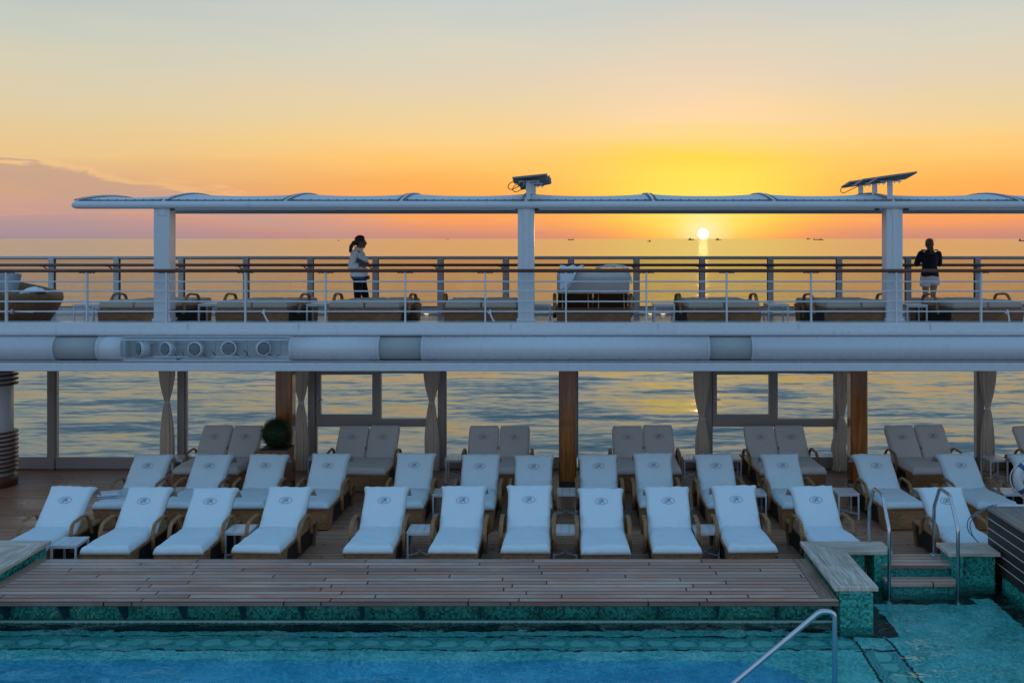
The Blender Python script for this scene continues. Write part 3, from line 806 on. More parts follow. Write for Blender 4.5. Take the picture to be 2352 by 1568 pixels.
# floodlights sitting in the alcove
for i,(px,yaw,lb) in enumerate(((330,-44,'round grey floodlight at the left end of the alcove, turned far left'),(388,-26,'round grey floodlight second from the left in the alcove, turned left'),
     (452,-8,'round grey floodlight in the middle of the alcove, facing straight out'),(525,14,'round grey floodlight second from the right in the alcove, turned slightly right'),
     (601,34,'round grey floodlight at the right end of the alcove, turned right'))):
    f=empty('floodlight',(X_(px,17.86),17.875,2.975+(.012 if i>2 else 0)),R(yaw),lb,'floodlight','floodlights in the beam alcove')
    hs_=MB().lathe([(.118,-.095),(.128,-.09),(.128,-.04),(.12,-.03),(.118,.02),(.09,.05),(.07,.09)],(0,0,0),28,axis='y').build('housing',M['white'],f)
    MB().lathe([(.100,-.100),(.104,-.094),(.103,-.085)],(0,0,0),28,axis='y').build('lens',M['lens'],hs_)
    led=MB()
    for a in range(-4,5):
        for b in range(-4,5):
            xx=a*.022+(b%2)*.011; zz=b*.019
            if xx*xx+zz*zz<.0088: led.lathe([(.0075,-.1035),(.004,-.106)],(xx,0,zz),6,axis='y')
    led.build('led_dots',M['white'],hs_)
    fn=MB()
    for a in range(22):
        aa=2*PI*a/22; fn.box(-.004,.004,-.02,.05,.117,.130,Matrix.Rotation(aa,4,'Y'))
    fn.build('cooling_fins',M['white'],hs_)
    MB().box(-.02,.02,.05,.17,.06,.10).build('yoke',M['greypaint'],f)
    cb=MB().tube(bez([(.06,.06,-.06),(.14,.02,-.13),(.22,-.03,-.165),(.30,.03,-.12),(.24,.05,-.05)] if i!=0 else [(-.06,.03,-.05),(-.10,-.02,-.12),(-.17,-.02,-.16),(-.10,.0,-.165),(-.02,.02,-.16)],6),.007,6)
    cb.build('cable',M['black'],f)

# ---------------------------------------------------------------- inner railing at the deck edge
e=empty('deck_railing',(0,17.93,0),0,'white bar railing with a brown wooden handrail along the near edge of the upper deck','railing')
hr=[]; 
for i in range(9): hr.append((.048*math.cos(2*PI*i/9),.030*math.sin(2*PI*i/9)))
MB().extrude_x([(y,4.277+z) for (y,z) in hr],XA,XB,smooth=True).build('handrail',M['handrail'],e)
bars=[4.095,3.934,3.76,3.593]
for z in bars: MB().tube([(XA,0,z),(XB,0,z)],.0125,8).build('bar',M['white'],e)
posts=[-160,15,200,383,564,748,931,1114.6,1300,1484.6,1669,1863,2058,2253,2440]
for px in posts:
    x=(px-1300)*17.93/FPX
    k=MB().box(x-.013,x+.013,-.03,.03,3.414,4.25); k.build('post',M['white'],e)
for px in posts:
    bk=MB(); x=(px-1300)*17.93/FPX; bk.box(x-.13,x+.13,-.025,.025,4.238,4.249)
    for q in (-.11,-.05,.05,.11): bk.ball((x+q,0,4.236),.009,n=6,m=4)
    bk.build('handrail_bracket',M['darkmetal'],e)
# rope ends knotted to the railing
for (px,lb,dxx) in ((606,'white rope end knotted to the railing before the second flat lounger',.06),(1187-62,'white rope end knotted to the railing left of the middle white column',.05),
                (2312,'white rope end knotted to the railing below the standing woman',.0)):
    x=(px-1300)*17.93/FPX
    k=MB().tube(bez([(x,17.905,3.62),(x+.01,17.895,3.585),(x-.02,17.92,3.57),(x+.015,17.95,3.60),(x,17.90,3.60)],4),.016,7)
    k.tube(bez([(x,17.89,3.60),(x+.02+dxx*.3,17.885,3.50),(x+.03+dxx,17.89,3.418)],5),.014,7)
    tag(k.build('rope_end',M['rope']),lb,'rope')
x=X_(30,17.93)
k=MB()
for i in range(5): k.tube([(x+(i%2)*.02,17.88+.03*math.cos(a*.8),3.593+.03*math.sin(a*.8)) for a in range(9)],.014,6)
k.tube([(x,17.90,3.60),(x+.35,17.91,3.583)],.010,6)
tag(k.build('rope_knot',M['rope']),'white rope knot on the railing in front of the round wicker daybed','rope')

# ---------------------------------------------------------------- glass railing on the sea side
YF=22.3
e=empty('glass_railing',(0,YF,0),0,'grey framed glass railing with a brown handrail along the sea side of the upper deck','railing')
zf=lambda px: H-(px-547.5)*YF/FPX
MB().extrude_x([(-.04,zf(588.3)),(.05,zf(588.3)),(.05,zf(594)),(-.04,zf(594))][::-1],XA,XB).build('top_rail',M['greypaint'],e,bevel=.008)
MB().extrude_x([(-.05,zf(705)),(.05,zf(705)),(.05,zf(713.5)),(-.05,zf(713.5))][::-1],XA,XB).build('bottom_rail',M['greypaint'],e)
MB().box(XA,XB,-.03,.12,UD,zf(718)).build('kerb',M['greypaint'],e)
MB().extrude_x([(y-.17,4.268+z) for (y,z) in hr],XA,XB,smooth=True).build('handrail',M['handrail'],e)
fp=[-184,-35,119.5,268.5,417,565.5,713.5,862.8,1012,1162,1311.5,1462,1612.5,1769,1927,2085.5,2244.5,2402,2560]
xs=[(q-1300)*YF/FPX for q in fp]
for x in xs: MB().box(x-.055,x+.055,-.06,.075,UD+.0,zf(588.3)-.003).build('post',M['greypaint'],e,bevel=.01)
for x in xs:
    kb=MB(); kb.tube([(x,-.05,4.15),(x-.06,-.12,4.19),(x-.10,-.17,4.238)],.013,7); kb.box(x-.16,x+.06,-.195,-.145,4.234,4.243)
    kb.build('handrail_bracket',M['darkmetal'],e)
gm=glass('railing_glass',(.84,.82,.80),.5)
for a,b in zip(xs,xs[1:]):
    MB().box(a+.058,b-.058,-.006,.006,zf(704.5),zf(594.5)).build('glass_panel',gm,e)
seal=MB()
for x in xs:
    seal.box(x+.0555,x+.066,-.02,.02,zf(704.5),zf(594.5)); seal.box(x-.066,x-.0555,-.02,.02,zf(704.5),zf(594.5))
seal.box(XA,XB,-.02,.02,zf(595.5),zf(594.05)); seal.box(XA,XB,-.02,.02,zf(704.9),zf(703.3)); seal.build('glazing_seal',M['black'],e)
# small deck lights on the kerb
lampm=emit('deck_lamp_glow',(1,.80,.45),1.5)
for px,lb in ((979,'small lit lamp low on the kerb left of the middle white column'),(1494,'small lit lamp low on the kerb right of the towel-draped lounger'),(1523,'small lit lamp beside the table right of the towel-draped lounger')):
    x=X_(px,22.2); f=empty('deck_lamp',(x,22.2,3.262),0,lb,'lamp','small lit lamps on the kerb')
    MB().lathe([(.055,0),(.055,.012),(.03,.018)],(0,.01,.0),16).build('hood',M['greypaint'],f)
    MB().lathe([(.045,-.014),(.045,-.002)],(0,0,0),16).build('lit_lens',lampm,f)
    MB().box(-.03,.03,.04,.07,-.05,.01).build('mount',M['greypaint'],f)

# ---------------------------------------------------------------- white columns and the fabric canopy
YC=18.14
cols=[(371.3,'white square column near the left end of the canopy'),(1208,'white square column in the middle, under the stacked panels'),(2055,'white square column on the right, under the sloping row of panels')]
for px,lb in cols:
    x=X_(px,YC); c=empty('canopy_column',(x,YC+.14,UD),0,lb,'column','white columns of the canopy')
    hw=.139
    MB().box(-hw,hw,-.14,.14,.05,2.17).build('shaft',M['white'],c,bevel=.012)
    MB().box(-hw-.02,hw+.02,-.16,.16,.196,.24).build('foot_plate',M['white'],c)
    if px>1000: MB().box(-.035,.055,-.152,-.139,.20,2.14).build('cable_cover',M['white'],c,bevel=.004)
    k=MB(); k.box(-.06,.075,-.149,-.1405,1.985,2.12)
    for q in (-.05,.065):
        for z in (2.0,2.05,2.1): k.ball((q,-.149,z),.007,n=6,m=4)
    k.build('bolt_plate',M['white'],c)
    MB().hexa([(-.10,-.06,2.172),(.10,-.06,2.172),(.10,.3,2.172),(-.10,.3,2.172)],[(-.045,0,2.29),(.045,0,2.29),(.045,.3,2.33),(-.045,.3,2.33)]).build('head',M['white'],c)
e=empty('fabric_canopy',(0,0,0),0,'long low white fabric canopy laced to a white tube over the upper deck','canopy')
ribx=[-8.33,-6.86,-4.78,-2.81,-.68,1.49,3.55,5.58,7.74,9.85,11.9]
y0,y1=18.20,21.7; zE=5.468
def arch(x,v):
    # height of the fabric; highest over the ribs, sagging between
    k=max(i for i,r in enumerate(ribx) if r<=x+1e-6) if x>=ribx[0] else 0
    k=min(k,len(ribx)-2); u=(x-ribx[k])/(ribx[k+1]-ribx[k])
    sag=4*u*(1-u); hh=.190-.05*max(sag,0)**.6
    if k==0: hh-=.05*(1-u)
    return zE+hh*max(0,math.sin(PI*min(max(v,0),1)))**.9-.006*sag
for i in range(len(ribx)-1):
    a,b=ribx[i]+.055,ribx[i+1]-.055
    ym=lambda u: .03*4*u*(1-u)
    mbx=MB().grid(lambda u,v:(a+(b-a)*u,(y0+ym(u))+(y1-y0-2*ym(u))*v,arch(a+(b-a)*u,v)),20,24,flip=False)
    mbx.build('fabric_panel',M['canopy'],e)
for i,rx in enumerate(ribx):
    pts=[(rx,18.16+(y1-18.16)*k/24,arch(rx,k/24)-.018) for k in range(25)]
    MB().tube(pts,.03,8).build('rib',M['white'],e)
for rx in ribx:
    lc=MB()
    for sgn in (-1,1):
        zz=[]
        for k in range(49):
            v=k/48; xx=rx+sgn*(.062 if k%2 else .018); zz.append((xx,y0+(y1-y0)*v,arch(rx+sgn*.06,v)+.010))
        lc.tube(zz,.008,4,smooth=False)
        lc.tube([(rx+sgn*.058,y0+(y1-y0)*k/24,arch(rx+sgn*.055,k/24)+.006) for k in range(25)],.011,5)
    lc.build('rib_lacing',M['lace'],e)
lc=MB()
xx=ribx[0]+.08; top=True; zz=[]
while xx<ribx[-1]-.05:
    z1=arch(xx,.0)
    zz.append((xx,18.185 if top else 18.155,(z1+.02) if top else z1-.035)); xx+=.075; top=not top
lc.tube(zz,.009,4,smooth=False)
for i in range(len(ribx)-1):
    a,b=ribx[i]+.055,ribx[i+1]-.055
    lc.tube([(a+(b-a)*k/12,y0-.004+.03*4*(k/12)*(1-k/12),arch(a+(b-a)*k/12,.0)+.004) for k in range(13)],.013,6)
lc.build('edge_lacing',M['lace'],e)
MB().tube([(ribx[0]-.02,18.17,5.452),(ribx[-1],18.17,5.452)],.009,6).build('edge_cable',M['lace'],e)
zt=5.387
for yy in (18.14,21.76):
    pts=[(-8.405,yy,zt),(-8.39,yy,zt),(-8.36,yy,zt),(-8.31,yy,zt),(-8.2,yy,zt),(12.5,yy,zt)]
    MB().tube(pts,[.012,.04,.056,.064,.066,.066],18).build('edge_tube',M['white'],e)
st=MB()
for a,b in ((-6.69,-.86),(-.52,5.25),(5.80,12)): st.box(a,b,18.11,18.17,5.305,5.323)
st.build('light_strip',paint('strip_housing',(.5,.46,.44),.5),e)
cl=MB()
for x in (-6.68,-.50,5.28,5.78): cl.box(x-.035,x+.035,18.10,18.17,5.296,5.325)
cl.build('strip_bracket',M['black'],e)

# ---------------------------------------------------------------- tilted flat panels on posts
def panel(px,dd,base_z,top_z,c,corners,label,loop):
    x=(px-1300)*dd/FPX
    e=empty('tilted_panel',(x,dd,base_z),0,label,'panel','flat panels on posts above the columns')
    o=Vector((x,dd,base_z))
    cs=[Vector(q)-o for q in corners]     # near-left, near-right, far-right, far-left underside
    n=(cs[1]-cs[0]).cross(cs[3]-cs[0]).normalized()
    if n.z<0: n=-n
    up=[q+n*.030 for q in cs]
    MB().hexa(cs,up).build('slab',M['panelrim'],e)
    cc=sum(cs,Vector())/4; ins=[cc+(q-cc)*.93-n*.002 for q in cs]; ins2=[q-n*.006 for q in ins]
    MB().hexa(ins2,ins).build('back_plate',M['screenback'],e)
    pz=top_z-base_z
    MB().box(-.037,.037,-.037,.037,-.10,pz).build('post',M['white'],e)
    bk=MB().box(-.17,.19,-.03,.03,pz,pz+.018)
    for q in (-.15,-.08,.08,.16): bk.box(q-.006,q+.006,-.006,.006,pz-.03,pz)
    for z in (pz-.06,pz-.1,pz-.15):
        bk.box(-.05,.05,-.006,.006,z,z+.012)
    bk.build('bracket',M['white'],e)
    if loop:
        q=cs[0]*.5+cs[3]*.5
        MB().tube(bez([tuple(q+Vector((.02,0,0))),tuple(q+Vector((-.05,0,-.03))),tuple(q+Vector((-.09,0,-.10))),tuple(q+Vector((-.03,0,-.14))),tuple(q+Vector((.10,0,-.08))),(cc.x-.08,0,pz)],6),.007,6).build('cable',M['black'],e)
def quad(xc,d,zc,wl,wr,dep,rise,fall):
    return [(xc-wl,d-dep/2,zc-rise*wl/(wl+wr)+fall/2),(xc+wr,d-dep/2,zc+rise*wr/(wl+wr)+fall/2),(xc+wr,d+dep/2,zc+rise*wr/(wl+wr)-fall/2),(xc-wl,d+dep/2,zc-rise*wl/(wl+wr)-fall/2)]
# right-hand row over the right column
for i,(px,dd,lb,lp) in enumerate(((2044,18.25,'nearest and highest of the three sloping panels over the right column',False),(2009,19.15,'middle panel of the three sloping panels over the right column',False),(1977,20.1,'leftmost panel of the three sloping panels over the right column, with a cable loop',True))):
    x=(px-1300)*dd/FPX
    zt_=H+((547.5-417.5)+[0,-4,-9][i])*dd/FPX
    panel(px,dd,5.58,zt_,None,quad(x,dd+.05,zt_+.045,.28,.39,.58,.095,.07),lb,lp)
# stack over the middle column
for i,(px,dd,lb,lp) in enumerate(((1213.4,18.25,'nearest and topmost of the stacked panels over the middle column',True),(1221.5,19.2,'middle one of the stacked panels over the middle column',True),(1226,20.1,'lowest and farthest of the stacked panels over the middle column',False))):
    x=(px-1300)*dd/FPX
    zt_=H+((547.5-417.5)+[0,-5,-11][i])*dd/FPX
    panel(px,dd,5.58,zt_,None,quad(x+.04,dd+.05,zt_+.040,.30,.29,.56,[.06,.08,.12][i],.06),lb,lp)

# ---------------------------------------------------------------- window wall under the deck
YW=22.35
zw=lambda px: H-(px-547.5)*YW/FPX
e=empty('window_wall',(0,YW,0),0,'floor to ceiling glass wall in grey frames behind the lower deck loungers','window wall')
MX=[-16.3,-13.5,-10.74,-8.025,-5.30,-2.59,.17,2.98,5.70,8.66,11.4,14.2,17]
for x in MX:
    k=MB(); k.box(x-.085,x+.055,-.10,.08,0,2.62); k.box(x+.056,x+.088,-.04,.06,.246,2.62); k.build('mullion',M['frame'],e)
for a,b in zip(MX,MX[1:]):
    MB().box(a+.089,b-.087,-.08,.06,.012,zw(1049.5)).build('sill_panel',M['frame'],e)
tr=MB(); tr.box(MX[0],MX[-1],-.07,-.05,zw(1049.5)+.0005,zw(1047.2)); tr.build('sill_trim',M['greypaint'],e)
MB().box(MX[0],MX[-1],-.12,.1,-.004,.011).build('threshold',M['black'],e)
wg=glass('window_glass',(.93,.97,.97),.6)
for i,(a,b) in enumerate(zip(MX,MX[1:])):
    if i in (4,7):
        za,zb=zw(978),zw(960); xm=X_(869 if i==4 else 1777.5,YW); hw=.065
        f=MB(); f.box(a+.089,b-.087,-.085,.07,za,zb); f.box(xm-hw,xm+hw,-.09,.07,zb+.001,2.62); f.box(a+.089,b-.087,-.084,.069,zw(856),2.62)
        w_=f.build('opening_window',M['frame'],e)
        s_=MB(); L=a+.089; 
        s_.box(L+.001,L+.085,-.075,.03,zb+.001,zw(856)-.001); s_.box(xm-hw-.05,xm-hw-.001,-.075,.03,zb+.001,zw(856)-.001)
        s_.box(L+.086,xm-hw-.051,-.076,.03,zb+.001,zb+.09); s_.box(L+.086,xm-hw-.051,-.076,.03,zw(856)-.03,zw(856)-.001)
        s_.build('sash',M['frame'],w_)
        h_=MB(); h_.box(L+.03,L+.05,-.10,-.076,1.42,1.52); h_.tube([(L+.04,-.10,1.47),(L+.04,-.13,1.47),(L+.15,-.13,1.465)],.011,8); h_.build('handle',M['metal'],w_)
        MB().box(L+.087,xm-hw-.052,-.03,-.022,zb+.091,zw(856)-.031).build('pane',wg,w_)
        MB().box(xm+hw+.001,b-.087,-.01,-.002,zb+.001,zw(856)-.001).build('pane',wg,w_)
        MB().box(a+.089,b-.087,-.01,-.002,zw(1047),za-.001).build('pane',wg,e)
    else:
        MB().box(a+.089,b-.087,-.01,-.002,zw(1047),2.62).build('pane',wg,e)
# ---------------------------------------------------------------- wooden columns
for px,lb in ((655,'brown varnished wooden column behind the round topiary'),(1303,'brown varnished wooden column near the middle of the window wall'),(1970,'brown varnished wooden column beside the bunched curtain')):
    x=X_(px,20.45); c=empty('wooden_column',(x,20.45,0),0,lb,'column','varnished columns on the lower deck')
    k=MB(); n=6
    poly=[(-.163,-.10),(-.14,-.15),(.14,-.15),(.163,-.10),(.163,.15),(-.163,.15)]
    k.prism(poly,.20,2.615); k.build('shaft',M['column'],c)
    MB().prism([(q*1.0,r_*1.0) for q,r_ in [(-.158,-.10),(-.136,-.145),(.136,-.145),(.158,-.10),(.158,.145),(-.158,.145)]],.0,.199).build('metal_base',M['darkmetal'],c)
x=X_(-9,20.85)
c=empty('ringed_column',(x,20.85,0),0,'white round column with brown wooden rings at the left edge','column')
MB().lathe([(.31,0),(.31,2.615)],(0,0,0),36).build('shaft',M['white'],c)
MB().lathe([(.385,0),(.385,.20),(.37,.21)],(0,0,0),36).build('base_ring',M['handrail'],c)
for z in [.300+.083*i for i in range(10)]+[1.99,2.075,2.16,2.245,2.33,2.415,2.5]:
    MB().lathe([(.312,-.015),(.395,-.015),(.40,0),(.395,.015),(.312,.015)],(0,0,z),36).build('wooden_ring',M['handrail'],c)
# ---------------------------------------------------------------- tied curtains
curt=[(384,925,'tied curtain glowing orange at the top, left of the double lounger'),(692,925,'tied curtain just right of the topiary and wooden column'),(992,925,'tied curtain at the right side of the left opening window'),
      (1615,962,'tied curtain at the left side of the right opening window'),(1934,958,'curtain with a bunched loose hem beside the right wooden column'),(2269,938,'tied curtain farthest right, left of the edge lounger')]
for i,(px,ty,lb) in enumerate(curt):
    yy=22.05; x=X_(px,yy); zt_=H-(ty-547.5)*yy/FPX
    c=empty('curtain',(x,yy,0),0,lb,'curtain','tied curtains along the window wall')
    bunched=(i==4)
    def wid(z):
        if z>zt_:
            q=min((z-zt_)/(2.6-zt_),1); return .036+.118*math.sin(min(q*1.6,1)*PI/2)**1.1
        q=min((zt_-z)/zt_,1); return .036+(.095 if not bunched else .10)*min(q*2.0,1)**.6
    def fn(u,v):
        z=.03+2.58*v
        wd=wid(z); a=u*2*PI
        fold=.022*math.sin(a*9+i)*min(1,wd/.1)+.010*math.sin(a*17+2*i+z*1.2)
        off=.0
        if bunched and z<zt_: off=-.07*(1-z/zt_)+.03*math.sin(z*9); fold+=.035*nz(a*1.2,z*5,3.1)
        if i in(3,): off=-.03*math.sin(z)
        rx=wd+fold; ry=wd*.38+fold*.8
        return (off+rx*math.cos(a),ry*math.sin(a),z+.02*nz(a*2,7.7,i))
    cl_=MB().grid(fn,64,40,flip=True).build('cloth',M['curtain'],c)
    MB().lathe([(.045,-.03),(.050,-.01),(.050,.01),(.044,.03)],(0,0,zt_),18).build('tieback',M['cream'],cl_)
# ---------------------------------------------------------------- topiary in a tall pot
x=X_(636,20.0)
e=empty('topiary_ball',(x,20.0-.02,0),0,'round clipped dark green topiary ball in a tall terracotta pot','plant')
k=MB()
zc=1.17; rr=.300
k2=MB().ball((0,0,zc),rr*.86,n=20,m=14); 
rnd=random.Random(3)
leaf=MB()
for i in range(5200):
    v=Vector((rnd.gauss(0,1),rnd.gauss(0,1),rnd.gauss(0,1))).normalized()
    q=v*(rr*(.84+.17*rnd.random()**.7+.07*nz(v.x*3,v.y*3,v.z*3)+(.10*rnd.random() if rnd.random()<.02 else 0)))
    if v.z<-.55 and rnd.random()<.4: q*=.93
    a=Vector((rnd.gauss(0,1),rnd.gauss(0,1),rnd.gauss(0,1))); a=(a-v*a.dot(v)*.5).normalized()*.017; b=a.cross(v).normalized()*.008
    p0=q; i0=len(leaf.v)
    for w_ in (p0-b*.2,p0+a*.5+b,p0+a,p0+a*.5-b): leaf.v.append((w_.x,w_.y,w_.z+zc))
    leaf.face([i0,i0+1,i0+2,i0+3])
def leafmat(name,a,b):
    m,t,out=newmat(name); v=coords(t); n=t.noise(v,34,2,.6)
    c=t.mix(t.smooth(n,.35,.7),a,b); principled(t,out,c,.5,0,None,.3); return m
lm=leafmat('box_leaf',(.009,.032,.010),(.034,.085,.021))
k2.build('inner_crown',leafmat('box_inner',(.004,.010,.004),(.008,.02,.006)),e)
leaf.build('leaf_crown',lm,e)
pt=MB(); a_,b_=.275,.20
pt.hexa([(-b_,-b_,0),(b_,-b_,0),(b_,b_,0),(-b_,b_,0)],[(-a_,-a_,.90),(a_,-a_,.90),(a_,a_,.90),(-a_,a_,.90)])
pt_=pt.build('pot',M['terracotta'],e,bevel=.012)
MB().box(-.245,.245,-.245,.245,.901,.915).build('soil',M['black'],pt_)
# ---------------------------------------------------------------- loungers
def edge_nodes(L,r,n):
    a=[0,.06*r,.25*r,.6*r,1.0*r]
    inner=[r+(L-2*r)*i/n for i in range(1,n)]
    return a+inner+[L-q for q in reversed(a)]
def cushion(w,l,t,r,seed,wr=.008,flare=0.0,hem=.012,droop=0.0,nx=12,ny=18,topround=0.0,flat=None):
    """padded sheet: x across, y from 0 to l, z height; returns MB"""
    mb=MB(); xs=[q-w/2 for q in edge_nodes(w,r,nx)]; ys=edge_nodes(l,r,ny)
    idx={}
    def hgt(x,y):
        dd=min(x+w/2,w/2-x,y,l-y); q=min(dd/r,1)
        return math.sqrt(max(0,1-(1-q)**2))
    for i,x in enumerate(xs):
        for j,y in enumerate(ys):
            h=hgt(x,y); n=nz(x*5+seed*3.7,y*4,seed)*1.0+nz(x*13+seed,y*9,seed+4)*.5
            n2=nz(x*2+seed,y*2.2,seed+9)
            fl_=1.0
            if flat: fl_=min(1,max(0,(math.hypot(x,(y-flat)*1.3)-.09)/.10))
            z=t*h+(wr*n*h+wr*.9*n2*h)*fl_
            # creases radiating near the ends
            z+=wr*.8*math.sin(x*38+seed*2+nz(x*3,y*3,seed)*4)*max(0,1-min(y,l-y)/.16)*h
            X=x; Y=y
            ex=nz(y*7,seed*1.3,1.7)*hem
            if flare:
                f=max(0,(y-l*.80)/(l*.20)); X*=1+flare*f**1.5*(1+1.1*nz(x*2.5,seed,2)); Y+=.03*f*nz(x*3.5,seed*2.1,6)
            X*=1+.012*nz(y*3.1+seed,.3,seed)
            if topround:
                f=max(0,(y-l*.86)/(l*.14)); X*=1-topround*f**3
            if h<.05:
                z+=-abs(ex)*1.0-droop*max(0,1-y/.03) ; Y+=0.4*ex*(1 if y<l/2 else -1)
                X+=math.copysign(ex*.8,x) if abs(x)>w*.49 else 0
            idx[i,j]=mb.vert((X,Y,z))
    NX,NY=len(xs),len(ys)
    for i in range(NX-1):
        for j in range(NY-1): mb.face([idx[i,j],idx[i+1,j],idx[i+1,j+1],idx[i,j+1]],True)
    ring=[idx[i,0] for i in range(NX)]+[idx[NX-1,j] for j in range(1,NY)]+[idx[i,NY-1] for i in range(NX-2,-1,-1)]+[idx[0,j] for j in range(NY-2,0,-1)]
    mb.face(ring[::-1])
    return mb
def tuck(mb,w,t):  # pushes the mesh into a draped hood: side skirts hang a little lower
    return mb
def emblem_mesh():
    mb=MB(); n=40; a,b=.097,.058
    mb.tube([(a*math.cos(2*PI*i/n),b*math.sin(2*PI*i/n),0) for i in range(n)],.0027,5,closed=True,up=(0,0,1))
    S=lambda pts,r=.0026: mb.tube(bez([(x,y,0) for x,y in pts],5),r,5)
    S([(-.003,.030),(-.022,.027),(-.043,.010),(-.047,-.012),(-.036,-.027),(-.022,-.024),(-.008,-.004),(.004,.018),(.008,.031),(.002,.022),(-.004,-.002),(-.012,-.024),(-.02,-.032)],.0038)
    S([(.004,.024),(.020,.031),(.034,.025),(.030,.008),(.014,.0),(.003,-.001)],.0042)
    S([(.010,-.001),(.022,-.012),(.034,-.026),(.046,-.029)],.0038)
    return mb.mesh('emblem',M['emblem'])
EMB=emblem_mesh()
def wrapmesh(w,seed):
    """loose cloth end hanging behind the top of the back"""
    mb=MB()
    def fn(u,v):
        x=(u-.5)*w*1.07; z=-.22*v+.012*nz(x*7+seed,1,seed)
        return (x,.02*math.sin(v*2)+.012*nz(x*6,v*4,seed),z)
    mb.grid(fn,14,5); return mb
def place_back(mb,L,th,zh,yoff=0.0):
    Mx=Matrix.Translation((0,yoff,zh))@Matrix.Rotation(th,4,'X')
    return mb.xform(Mx)
BASEZ=.385
def base_parts(root,w,rear,matw,legs=True,woven_rear=False):
    # woven box, flanks behind the foot end filled black as painted shade
    y0,y1=-1.02,rear; hw=w/2; k=MB()
    k.hexa([(-hw+.02,y0+.035,.015),(hw-.02,y0+.035,.015),(hw-.02,y0+.30,.015),(-hw+.02,y0+.30,.015)],[(-hw,y0,BASEZ-.045),(hw,y0,BASEZ-.045),(hw,y0+.34,BASEZ-.045),(-hw,y0+.34,BASEZ-.045)])
    k.build('woven_base',matw,root,bevel=.012)
    k=MB(); k.box(-hw-.006,hw+.006,y0-.008,y1,BASEZ-.044,BASEZ); k.build('woven_rim',matw,root,bevel=.010)
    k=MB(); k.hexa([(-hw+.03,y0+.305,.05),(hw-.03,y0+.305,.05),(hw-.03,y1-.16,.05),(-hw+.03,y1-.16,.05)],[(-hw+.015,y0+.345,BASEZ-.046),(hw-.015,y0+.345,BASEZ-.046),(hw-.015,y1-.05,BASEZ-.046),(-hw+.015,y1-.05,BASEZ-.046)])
    k.build('black_shade_fill',M['black'],root)
    if woven_rear:
        k=MB().hexa([(-hw+.03,y1-.14,.015),(hw-.03,y1-.14,.015),(hw-.03,y1-.03,.015),(-hw+.03,y1-.03,.015)],[(-hw,y1-.049,BASEZ-.045),(hw,y1-.049,BASEZ-.045),(hw,y1,BASEZ-.045),(-hw,y1,BASEZ-.045)])
        k.build('woven_end',matw,root,bevel=.01); return
    for s in (-1,1):
        k=MB().hexa([(s*(hw-.04)-.035,y1-.15,0.0),(s*(hw-.04)+.035,y1-.15,0.0),(s*(hw-.04)+.035,y1-.07,0.0),(s*(hw-.04)-.035,y1-.07,0.0)],[(s*(hw-.02)-.035,y1-.09,BASEZ-.047),(s*(hw-.02)+.035,y1-.09,BASEZ-.047),(s*(hw-.02)+.035,y1-.005,BASEZ-.047),(s*(hw-.02)-.035,y1-.005,BASEZ-.047)])
        k.build('rear_leg',M['wickerdark'],root)
def arm(root,s,x,matw):
    pts=fillet([(s*(x+.004),-.30,.17),(s*x,-.325,.44),(s*x,-.255,.592),(s*x,.12,.622),(s*x,.25,.54),(s*(x-.005),.34,.33),(s*(x-.006),.36,.28)],.12,5)
    k=MB().tube(pts,.019,8,up=(0,-1,0),rb=.031); k.build('armrest',matw,root)
def back_frame(root,w,th,xoff=0.0,L=.74,matl=None):
    k=MB().box(-w/2+.02,w/2-.02,.0,L-.04,-.05,-.012); place_back(k,L,th,BASEZ+.03,.02)
    for i,(x,y,z) in enumerate(k.v): k.v[i]=(x+xoff,y,z)
    k.build('back_frame',matl or M['wickerdark'],root)
# -- single loungers with white terry covers
SEATS=[];BACKS=[];FLAPS=[]
ANG=R(43)
for s_ in range(5):
    a=cushion(.70,1.06,.095,.06,s_*2.3+1,.015,hem=.026,droop=.004); a.xform(Matrix.Translation((0,-1.045,BASEZ-.005)))
    for i,(x,y,z) in enumerate(a.v):   # narrower towards the hinge, ripples where the cover bunches
        k=1-.065*max(0,min(1,(y+1.04)/1.0)); a.v[i]=(x*k,y,z)
    SEATS.append(a.mesh('towel_seat',M['towel']))
    b=cushion(.655,.79,.10,.055,s_*3.1+2,.013,flare=.125,hem=.02,ny=16,flat=.485)
    # hooded end curls over the top
    for i,(x,y,z) in enumerate(b.v):
        if y>.70: z-= (y-.70)**2*5.0; 
        b.v[i]=(x,y,z)
    st=len(b.v); ws=wrapmesh(.665,s_+.5)
    place_back(b,.78,ANG,BASEZ+.005,.015)
    BACKS.append(b.mesh('towel_back',M['towel']))
    ws.xform(Matrix.Translation((0,.015,BASEZ+.005))@Matrix.Rotation(ANG,4,'X')@Matrix.Translation((0,.775,-.005)))
    FLAPS.append(ws.mesh('towel_flap',M['towel']))
def single(name='sun_lounger'):
    r=empty(name)
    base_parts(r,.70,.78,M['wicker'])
    for s in (-1,1): arm(r,s,.392,M['wicker'])
    back_frame(r,.64,ANG)
    put('towel_seat',SEATS[0],r); bk_=put('towel_back',BACKS[0],r); put('towel_flap',FLAPS[0],r)
    e_=put('emblem',EMB,bk_)
    e_.matrix_basis=Matrix.Translation((0,.015,BASEZ+.005))@Matrix.Rotation(ANG,4,'X')@Matrix.Translation((0,.485,.106))
    return r
proto=single(); first=[True]
